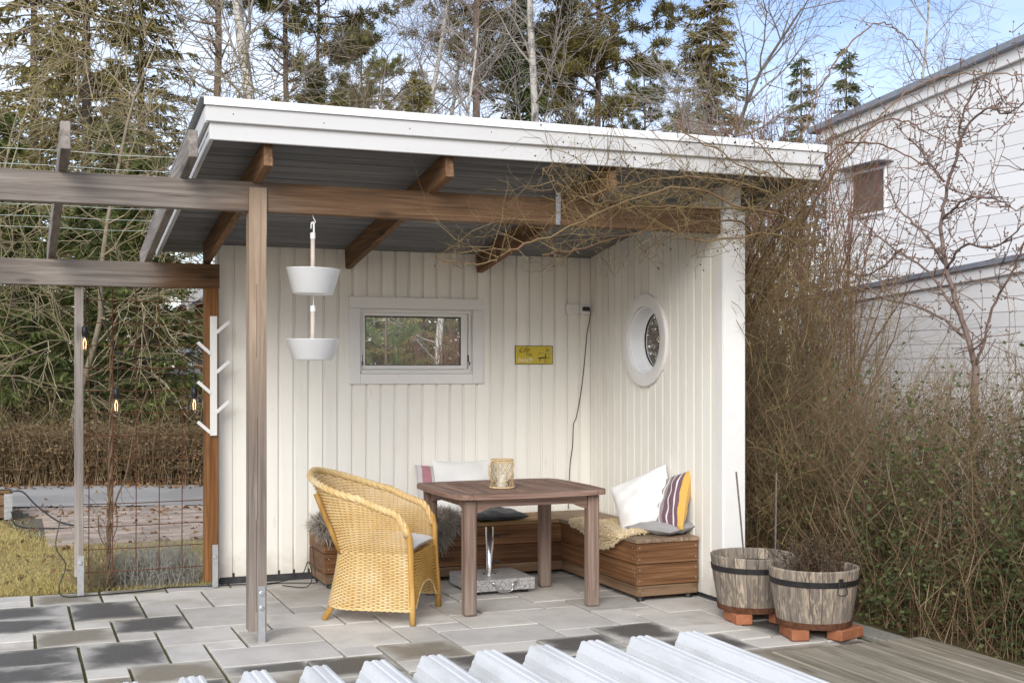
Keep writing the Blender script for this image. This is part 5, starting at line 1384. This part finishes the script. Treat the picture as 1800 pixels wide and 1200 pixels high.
def young_pine(seed, H=2.4):
    rn_ = random.Random(seed); g = np.random.default_rng(seed); T = [(Vector((0, 0, 0)), Vector((0, 0, H)), .028, .006)]; S = []; P, D = [], []
    def brush(a, c, k):
        d = (c - a).normalized()
        for _ in range(k):
            P.append(tuple(a.lerp(c, rn_.uniform(.15, 1)))); D.append(tuple(d * .9 + Vector((rn_.gauss(0, .6), rn_.gauss(0, .6), rn_.gauss(.1, .6)))))
    z = .25
    while z < H:
        for _ in range(5):
            a = rn_.uniform(0, 6.28); L = .62 * (1 - z / H) + .16; d = Vector((math.cos(a), math.sin(a), .75)).normalized(); b0 = Vector((0, 0, z)); e = b0 + d * L; S.append((b0, e, .010, .005)); brush(b0, e, int(150 * L / .5))
            for _k in range(2): m_ = b0.lerp(e, rn_.uniform(.4, .8)); e2 = m_ + (d + Vector((rn_.gauss(0, .5), rn_.gauss(0, .5), .3))).normalized() * L * .4; S.append((m_, e2, .006, .004)); brush(m_, e2, 45)
        z += .36
    brush(Vector((0, 0, H - .5)), Vector((0, 0, H + .08)), 130)
    P, D = np.array(P), np.array(D); lv = cards(P, D, g.uniform(.05, .09, len(P)), .006, g)
    return tree_obj('young_pine', T, S, [pine_bark, twig_brown, needles_y], lv)
yp = young_pine(51); put(yp, 3.18, 11.0, 1.0, 0, 'bright green young pine seen through the shelter window', G_T)
# bare broadleaved trees
t, _ = bare(61, 9, .09, mats=[grey_bark, twig_grey], kids=(2.2, 1.7, 1.2), lens=(2.8, 1.3, .6)); put(t, 11.4, 19.1, .88, 0, 'bare pale grey tree in front of the dense spruce', G_T)
put(t, 14.8, 23.5, .8, 2.0, 'bare grey tree under the broad olive pine', G_T)
t, tips = bare(62, 10, .10, mats=[grey_bark, twig_brown, foliage('withered_leaf', [(.16, .10, .05), (.26, .19, .10)], .8, .2, 1)], kids=(2.0, 1.6, 1.2), lens=(2.6, 1.2, .6))
put(t, 6.7, 25.3, .8, 0, 'brown twiggy tree above the left half of the roof', G_T)
# willow-like trees with long pale branches at the left
for i, (x, y, ln, sd, lb) in enumerate(((-.9, 20.0, (.2, .05), 71, 'bare tan-branched tree leaning in from the left edge'), (.75, 20.6, (.10, -.05), 72, 'bare tan-branched tree left of the pergola rafter'))):
    t, _ = bare(sd, 6.8 if i < 2 else 4.6, .06 if i < 2 else .06, 'bare_tree', [plain('tan_bark', (.20, .165, .11), (.34, .29, .21), 9, .9, .4), twig_tan], (2.1, 1.5, 1.1), 62, (3.3, 1.3, .55), ln, .2, .17, .0, .0065)
    put(t, x, y, 1.0, 0, lb, G_T)

def thicket(name, label, cat, n, xr, yr, hr, mats, rn, lean=.25, twigs=7, tl=(.08, .3), r=(.004, .0018), leafn=0, leaf=(.05, .03), leaf_fn=None, segs=5, kind=None, wig=.16, mask=None, bound=None):
    t = thing(name, ((xr[0] + xr[1]) / 2, (yr[0] + yr[1]) / 2, -.03), label, cat); o_ = Vector(t.location); S = []; g = np.random.default_rng(rn.randint(0, 9999)); LP, LD = [], []
    for _ in range(n):
        x, y = rn.uniform(*xr), rn.uniform(*yr)
        if mask and not mask(x, y): continue
        p = Vector((x, y, -.03)); h = rn.uniform(*hr); d = Vector((rn.gauss(0, lean), rn.gauss(0, lean), 1)).normalized(); path = [p]
        for j in range(segs):
            d = (d + Vector((rn.gauss(0, wig), rn.gauss(0, wig), rn.gauss(.16, .06)))).normalized()
            if bound and not bound(p + d * (h / segs)): d = Vector((abs(d.x) + .1, d.y, d.z)).normalized()
            p1 = p + d * h / segs; S.append((p, p1, lerp(r[0], r[1], j / segs), lerp(r[0], r[1], (j + 1) / segs))); p = p1; path.append(p)
        for _k in range(twigs):
            j = rn.randint(1, segs); q_ = path[j - 1].lerp(path[j], rn.random()); d2 = Vector((rn.gauss(0, .8), rn.gauss(0, .8), rn.gauss(.35, .5))).normalized()
            for _m in range(2):
                q1 = q_ + d2 * rn.uniform(*tl)
                if bound and not bound(q1): break
                S.append((q_, q1, r[1] * .85, r[1] * .6)); q_ = q1; d2 = (d2 + Vector((rn.gauss(0, .45), rn.gauss(0, .45), rn.gauss(.1, .35)))).normalized()
            if leafn and (leaf_fn is None or rn.random() < leaf_fn(q_)):
                for _l in range(leafn): LP.append(tuple(q_ + Vector((rn.gauss(0, .05), rn.gauss(0, .05), rn.gauss(0, .05))))); LD.append((rn.gauss(0, 1), rn.gauss(0, 1), rn.gauss(0, .6)))
    V, Q = seg_mesh(S, 3); np_mesh('stems', V - np.array(o_), Q, mats[0], t)["kind"] = "stuff"
    if LP:
        V, Q = cards(np.array(LP), np.array(LD), g.uniform(leaf[0] * .7, leaf[0] * 1.25, len(LP)), g.uniform(leaf[1] * .7, leaf[1] * 1.2, len(LP)), g); np_mesh('leaves', V - np.array(o_), Q, mats[1], t)["kind"] = "stuff"
    return t
rn = random.Random(17)
hedge_leaf = foliage('privet_leaf', [(.04, .06, .026), (.07, .098, .038), (.115, .14, .05), (.18, .185, .07)], .5, .25, 2)
twig_hedge = foliage('hedge_twig', [(.11, .066, .036), (.21, .145, .08), (.36, .275, .165)], .85, 0, 5)
thicket('hedge', 'tall loose brown hedge with scattered green leaves along the right side', 'hedge', 1700, (4.72, 5.75), (3.6, 8.4), (1.25, 1.85), [twig_hedge, hedge_leaf], rn, .22, 34, (.02, .08), (.0032, .0011), 4, (.034, .021),
        lambda p: .03 + .75 * max(0, 1.1 - p.z / 1.25) * min(1, max(.10, (7.4 - p.y) / 2.0)) * (1 if math.sin(p.y * 6 + p.z * 5) * math.sin(p.x * 6 + p.z * 4 + 1) > .05 else .12), segs=8, wig=.3, bound=lambda p: p.x > 4.64, mask=lambda x, y: x > 4.78 + .1 * math.sin(y * 3))
thicket('brown_shrub', 'dense brown twiggy shrub rising between shelter wall and white house', 'shrub', 420, (4.75, 6.2), (7.9, 9.8), (2.0, 3.0), [twig_olive, hedge_leaf], rn, .14, 48, (.04, .16), (.006, .0016), segs=10, wig=.26, bound=lambda p: p.x > 4.42)
low = thicket('low_hedge', 'low clipped brown hedge on the far side of the road', 'hedge', 1, (0, 1), (17, 18), (.5, .6), [twig_hedge], rn)
for k in list(low.children): bpy.data.objects.remove(k)
bpy.data.objects.remove(low)
low = thing('low_hedge', (0, 17.8, 0), 'low clipped brown hedge on the far side of the road', 'hedge'); S = []; LP, LD = [], []
for _ in range(3600):
    x = rn.uniform(-3.5, 5.0); y = 17.35 - .3 * x + rn.uniform(0, .9); p = Vector((x, y, -.03)); h = rn.uniform(.5, .76); d = Vector((rn.gauss(0, .2), rn.gauss(0, .2), 1)).normalized()
    for j in range(3):
        p1 = p + d * h / 3; S.append((p, p1, .005, .004)); d = (d + Vector((rn.gauss(0, .25), rn.gauss(0, .25), .05))).normalized(); p = p1
        for _k in range(2): S.append((p, p + Vector((rn.gauss(0, .1), rn.gauss(0, .1), rn.uniform(-.02, .1))), .0032, .002))
        for _k in range(3): LP.append(tuple(p + Vector((rn.gauss(0, .08), rn.gauss(0, .08), rn.gauss(0, .06))))); LD.append((rn.gauss(0, 1), rn.gauss(0, 1), rn.gauss(-.2, .6)))
V, Q = seg_mesh(S, 3); np_mesh('stems', V - np.array([0, 17.8, 0]), Q, twig_hedge, low)["kind"] = "stuff"
V, Q = cards(np.array(LP), np.array(LD), .055, .032, np.random.default_rng(4)); np_mesh('leaves', V - np.array([0, 17.8, 0]), Q, foliage('withered_hedge_leaf', [(.05, .055, .018), (.10, .07, .032), (.17, .11, .055), (.23, .165, .09)], .8, .15, 1.5), low)["kind"] = "stuff"
# forest floor scrub and shrubs behind
thicket('forest_scrub', 'brown undergrowth between the low hedge and the wood', 'undergrowth', 900, (-4, 9), (18.6, 26), (.4, 1.3), [twig_hedge, foliage('scrub_leaf', [(.09, .075, .03), (.17, .13, .06), (.10, .12, .035)], .8, .2, .8)], rn, .3, 6, (.15, .4), (.008, .004), 3, (.10, .05), lambda p: .6)["kind"] = "stuff"
thicket('brown_bush', 'bare reddish-brown bush seen through the shelter window', 'shrub', 260, (4.1, 5.2), (12.4, 13.8), (1.2, 2.4), [twig_red], rn, .10, 8, (.08, .25), (.006, .0025), segs=6)
thicket('red_twig_bush', 'red-twigged bush showing above the right end of the roof', 'shrub', 260, (5.9, 7.3), (9.3, 11.0), (3.4, 4.2), [twig_red], rn, .08, 12, (.08, .26), (.009, .003), segs=8)
# lavender at the foot of the trellis
thicket('lavender_bush', 'grey dry lavender at the foot of the mesh trellis', 'plant', 520, (.66, 1.22), (8.92, 9.35), (.16, .34), [foliage('lavender_stem', [(.24, .225, .19), (.38, .365, .32), (.48, .47, .43)], .85, 0, 6)], rn, .45, 5, (.02, .05), (.0022, .0012), segs=3)
thicket('dry_herb', 'dry thin herb stalks left of the vine by the patio edge', 'plant', 130, (.42, .66), (8.90, 9.15), (.15, .36), [twig_tan], rn, .5, 4, (.02, .06), (.002, .0012), segs=3)

# ------------------------------------------------------------------ climbing rose over the shelter's right end
rose = thing('climbing_rose', (4.72, 7.9, 0), 'bare climbing rose sprawling over the right end of the roof', 'climbing rose'); ro = Vector(rose.location)
canes = [
    [(4.75, 7.9, 0), (4.72, 7.8, 1.2), (4.70, 7.3, 2.3), (4.81, 6.9, 2.98), (4.90, 6.9, 3.21), (5.02, 6.9, 3.41), (5.20, 6.9, 3.65), (5.45, 6.9, 3.83), (5.62, 6.9, 3.79), (5.79, 6.9, 3.67), (5.91, 6.9, 3.49), (5.96, 6.9, 3.30)],
    [(4.72, 7.9, 0), (4.74, 7.6, 1.6), (4.75, 6.5, 2.66), (4.94, 6.5, 2.87), (5.25, 6.5, 3.20), (5.57, 6.5, 3.37), (5.94, 6.5, 3.45), (6.33, 6.5, 3.46), (6.6, 6.5, 3.40)],
    [(4.70, 7.9, 0), (4.72, 7.6, 1.7), (4.72, 6.5, 2.70), (4.94, 6.5, 2.94), (5.20, 6.5, 3.08), (5.43, 6.5, 3.06), (5.75, 6.5, 2.93), (5.9, 6.5, 2.80)],
    [(4.72, 7.85, 0), (4.68, 7.5, 1.9), (4.70, 6.5, 2.78), (5.03, 6.5, 2.92), (5.34, 6.5, 2.87), (5.57, 6.5, 2.78), (5.75, 6.5, 2.66)],
    [(4.68, 7.9, 0), (4.62, 7.5, 1.5), (4.45, 6.45, 2.30), (3.9, 6.25, 2.45), (3.46, 6.2, 2.51), (2.83, 6.2, 2.26), (2.49, 6.2, 2.13), (2.33, 6.2, 2.05), (2.05, 6.2, 2.07)],
    [(4.7, 7.85, 0), (4.62, 7.4, 1.7), (4.3, 6.4, 2.35), (3.6, 6.3, 2.42), (3.1, 6.3, 2.40), (2.85, 6.3, 2.50), (2.72, 6.3, 2.58)],
    [(4.7, 7.85, 0), (4.64, 7.4, 1.8), (4.3, 6.35, 2.45), (3.7, 6.3, 2.6), (3.2, 6.35, 2.52), (2.9, 6.35, 2.42)],
    [(4.68, 7.9, 0), (4.62, 7.4, 1.8), (4.1, 6.4, 2.33), (3.5, 6.4, 2.30), (3.0, 6.4, 2.18), (2.75, 6.4, 2.12)],
    [(4.7, 7.9, 0), (4.68, 7.4, 1.6), (4.5, 6.4, 2.4), (4.2, 6.3, 2.75), (3.9, 6.3, 2.95)], [(4.7, 7.9, 0), (4.66, 7.4, 1.8), (4.4, 6.4, 2.5), (4.0, 6.35, 2.7), (3.6, 6.35, 2.88)],
    [(4.72, 7.9, 0), (4.64, 7.4, 1.6), (4.4, 6.4, 2.25), (3.7, 6.35, 2.25), (3.25, 6.35, 2.45), (2.95, 6.33, 2.66)]]
q = MB(); qa = MB(); rs = random.Random(23); S = []; hips = []
paths = []
for i, c in enumerate(canes):
    pts = smooth_pts(c, 7); pts = [p + Vector((rs.gauss(0, .006), rs.gauss(0, .006), rs.gauss(0, .006))) for p in pts]; n = len(pts)
    r0 = .0075 if i < 4 else .008; (qa if i < 4 else q).tube(pts, [lerp(r0, .0032, k / n) for k in range(n)], 6); paths.append(pts)
qa.build('arching_canes', [foliage('young_rose_cane', [(.13, .065, .042), (.22, .12, .08), (.20, .14, .08)], .6, 0, 4)], rose, smooth=True)
cn = q.build('canes', [foliage('rose_cane', [(.12, .07, .035), (.22, .13, .075), (.19, .155, .06)], .6, 0, 4)], rose, smooth=True)
def twig(p, d, L, r, depth):
    m = 4
    for j in range(m):
        d = (d + Vector((rs.gauss(0, .27), rs.gauss(0, .27), rs.gauss(.02, .27)))).normalized(); p1 = p + d * L / m
        if p1.x < 4.2 and (p1.z < 2.02 or p1.y > 6.8): return
        S.append((p, p1, r, r * .85)); p, r = p1, r * .85
        if depth and rs.random() < .62:
            s_ = Vector((rs.gauss(0, .8), rs.gauss(0, .6), rs.gauss(.2, .7))).normalized(); twig(p.copy(), (d * .6 + s_).normalized(), L * rs.uniform(.3, .6), r * .75, depth - 1)
    if depth == 0 and rs.random() < .3: hips.append(p)
for i, pts in enumerate(paths):
    n = len(pts)
    for k in range(int(n * .22), n):
        for _ in range(1 if i < 4 else 2):
            if rs.random() < (.10 if (i < 4 and k > n * .5) else (.5 if pts[k].z > 1.9 else .1)): twig(pts[k].copy(), Vector((rs.gauss(-.1, .8), rs.gauss(-.15, .5), rs.gauss(.1, .7))).normalized(), rs.uniform(.12, .5), .0027, 2)
for _ in range(150):      # the tangled mass at the wall end
    p = Vector((max(rs.gauss(4.5, .22), 4.2), rs.gauss(6.6, .18), rs.uniform(1.8, 2.75))); twig(p, Vector((rs.gauss(.1, .7), rs.gauss(-.1, .5), rs.gauss(.15, .7))).normalized(), rs.uniform(.2, .5), .0028, 2)
for _ in range(170):      # shoots down the outside of the wall
    p = Vector((rs.uniform(4.36, 4.8), rs.uniform(6.7, 7.6), rs.uniform(.2, 2.3))); twig(p, Vector((rs.gauss(0, .5), rs.gauss(0, .4), rs.gauss(.5, .7))).normalized(), rs.uniform(.25, .6), .003, 2)
for _ in range(150):      # tangle before beam and fascia
    p = Vector((rs.uniform(2.95, 4.5), rs.uniform(6.2, 6.42), rs.gauss(2.42, .12))); twig(p, Vector((rs.gauss(-.3, .8), rs.gauss(-.1, .3), rs.gauss(.2, .6))).normalized(), rs.uniform(.15, .4), .0025, 1)
V, Q = seg_mesh(S, 3); np_mesh('twigs', V - np.array(ro), Q, twig_olive, rose)["kind"] = "stuff"
q = MB()
for p in hips[:420]: q.lathe([(0, -.005), (.0045, -.003), (.0055, .001), (.003, .005), (0, .006)], 5, tuple(p))
q.build('rose_hips', mat('dried_hip', (.035, .018, .014), .6), rose)["kind"] = "stuff"

# ------------------------------------------------------------------ spur-budded fruit tree in front of the white house
ft = thing('fruit_tree', (6.95, 7.65, 0), 'bare reddish-brown fruit tree with budded spurs before the white house', 'tree'); fo = Vector(ft.location); fr = random.Random(29)
limbs = [[(6.95, 7.65, 0), (6.95, 7.66, .8), (7.0, 7.68, 1.5)], [(7.0, 7.68, 1.5), (7.0, 7.84, 1.88), (7.0, 8.0, 2.26), (7.0, 8.07, 2.63), (7.0, 8.0, 2.95), (7.0, 7.87, 3.24), (7.0, 7.84, 3.47), (7.0, 7.65, 3.72)],
         [(7.0, 7.84, 1.88), (6.95, 8.17, 2.27), (6.9, 8.52, 2.49), (6.9, 8.89, 2.72), (6.9, 9.13, 2.89)], [(7.0, 8.0, 2.3), (7.0, 8.3, 2.62), (7.0, 8.6, 2.85), (7.0, 8.75, 3.10)],
         [(7.0, 7.68, 1.5), (7.0, 7.5, 1.95), (7.0, 7.3, 2.21), (7.0, 7.15, 2.5), (7.0, 7.0, 2.9)], [(7.0, 8.04, 3.0), (7.05, 8.3, 3.2), (7.1, 8.45, 3.34), (7.1, 8.74, 3.58)],
         [(7.0, 7.9, 3.2), (7.0, 7.78, 3.4), (7.0, 7.55, 3.5), (7.0, 7.35, 3.42), (7.0, 7.1, 3.5)], [(7.0, 8.05, 2.7), (6.9, 7.7, 2.8), (6.9, 7.4, 2.78), (6.85, 7.1, 2.65)], [(7.0, 8.0, 2.3), (6.9, 7.7, 2.45), (6.85, 7.3, 2.4), (6.8, 6.95, 2.55)],
         [(7.0, 7.75, 1.7), (6.9, 8.1, 1.95), (6.8, 8.6, 2.1), (6.8, 9.0, 2.35)], [(6.95, 8.5, 2.5), (6.9, 8.7, 2.35), (6.9, 9.0, 2.3), (6.85, 9.3, 2.4)]]
q = MB(); S = []; buds = []; rad = [(.034, .030), (.023, .006)] + [(.0115, .0045)] * 9
for (c, (ra, rb)) in zip(limbs, rad):
    pts = smooth_pts(c, 6); n = len(pts); pts = [p + Vector((fr.gauss(0, .005), fr.gauss(0, .005), fr.gauss(0, .005))) for p in pts]; q.tube(pts, [lerp(ra, rb, k / n) for k in range(n)], 7)
    if ra > .05: continue
    for k in range(2, n):
        for _ in range(2):
            if fr.random() < .75:
                p = pts[k].copy(); d = Vector((fr.gauss(0, .5), fr.gauss(0, .8), fr.gauss(.35, .6))).normalized(); L = fr.choice((.05, .05, .06, .08, .25, .45, .6)); m = max(2, int(L / .07)); r = .006 if L > .1 else .005
                for j in range(m):
                    d = (d + Vector((fr.gauss(0, .16), fr.gauss(0, .16), fr.gauss(.04, .14)))).normalized(); p1 = p + d * L / m; S.append((p, p1, r * .75, r * .68)); p, r = p1, max(r * .92, .003)
                    if fr.random() < .6: s_ = Vector((fr.gauss(0, 1), fr.gauss(0, 1), fr.gauss(.3, .8))).normalized(); e = p + s_ * fr.uniform(.012, .05); S.append((p, e, .004, .0035)); buds.append(e)
                    if L > .3 and fr.random() < .3:
                        s_ = Vector((fr.gauss(0, .5), fr.gauss(0, .8), fr.gauss(.3, .6))).normalized(); p2_ = p.copy()
                        for _j in range(3): e = p2_ + s_ * fr.uniform(.05, .1); S.append((p2_, e, .0035, .003)); p2_ = e; s_ = (s_ + Vector((fr.gauss(0, .2), fr.gauss(0, .2), fr.gauss(0, .2)))).normalized()
                        buds.append(p2_)
                buds.append(p)
fruit_twig = foliage('fruit_twig', [(.12, .075, .06), (.22, .15, .125), (.28, .205, .175)], .75, 0, 3)
fbark = plain('fruit_bark', (.12, .082, .066), (.24, .175, .15), 14, .6, .3, .3, .05)
q.build('trunk', fbark, ft, smooth=True)
q2 = MB()
for p in buds: q2.lathe([(0, -.008), (.006, -.003), (.007, .003), (0, .011)], 5, tuple(p))
V, Q = seg_mesh(S, 4)
crown = np_mesh('crown', V - np.array(fo), Q, fruit_twig, ft); q2.build('buds', fruit_twig, ft)["kind"] = "stuff"
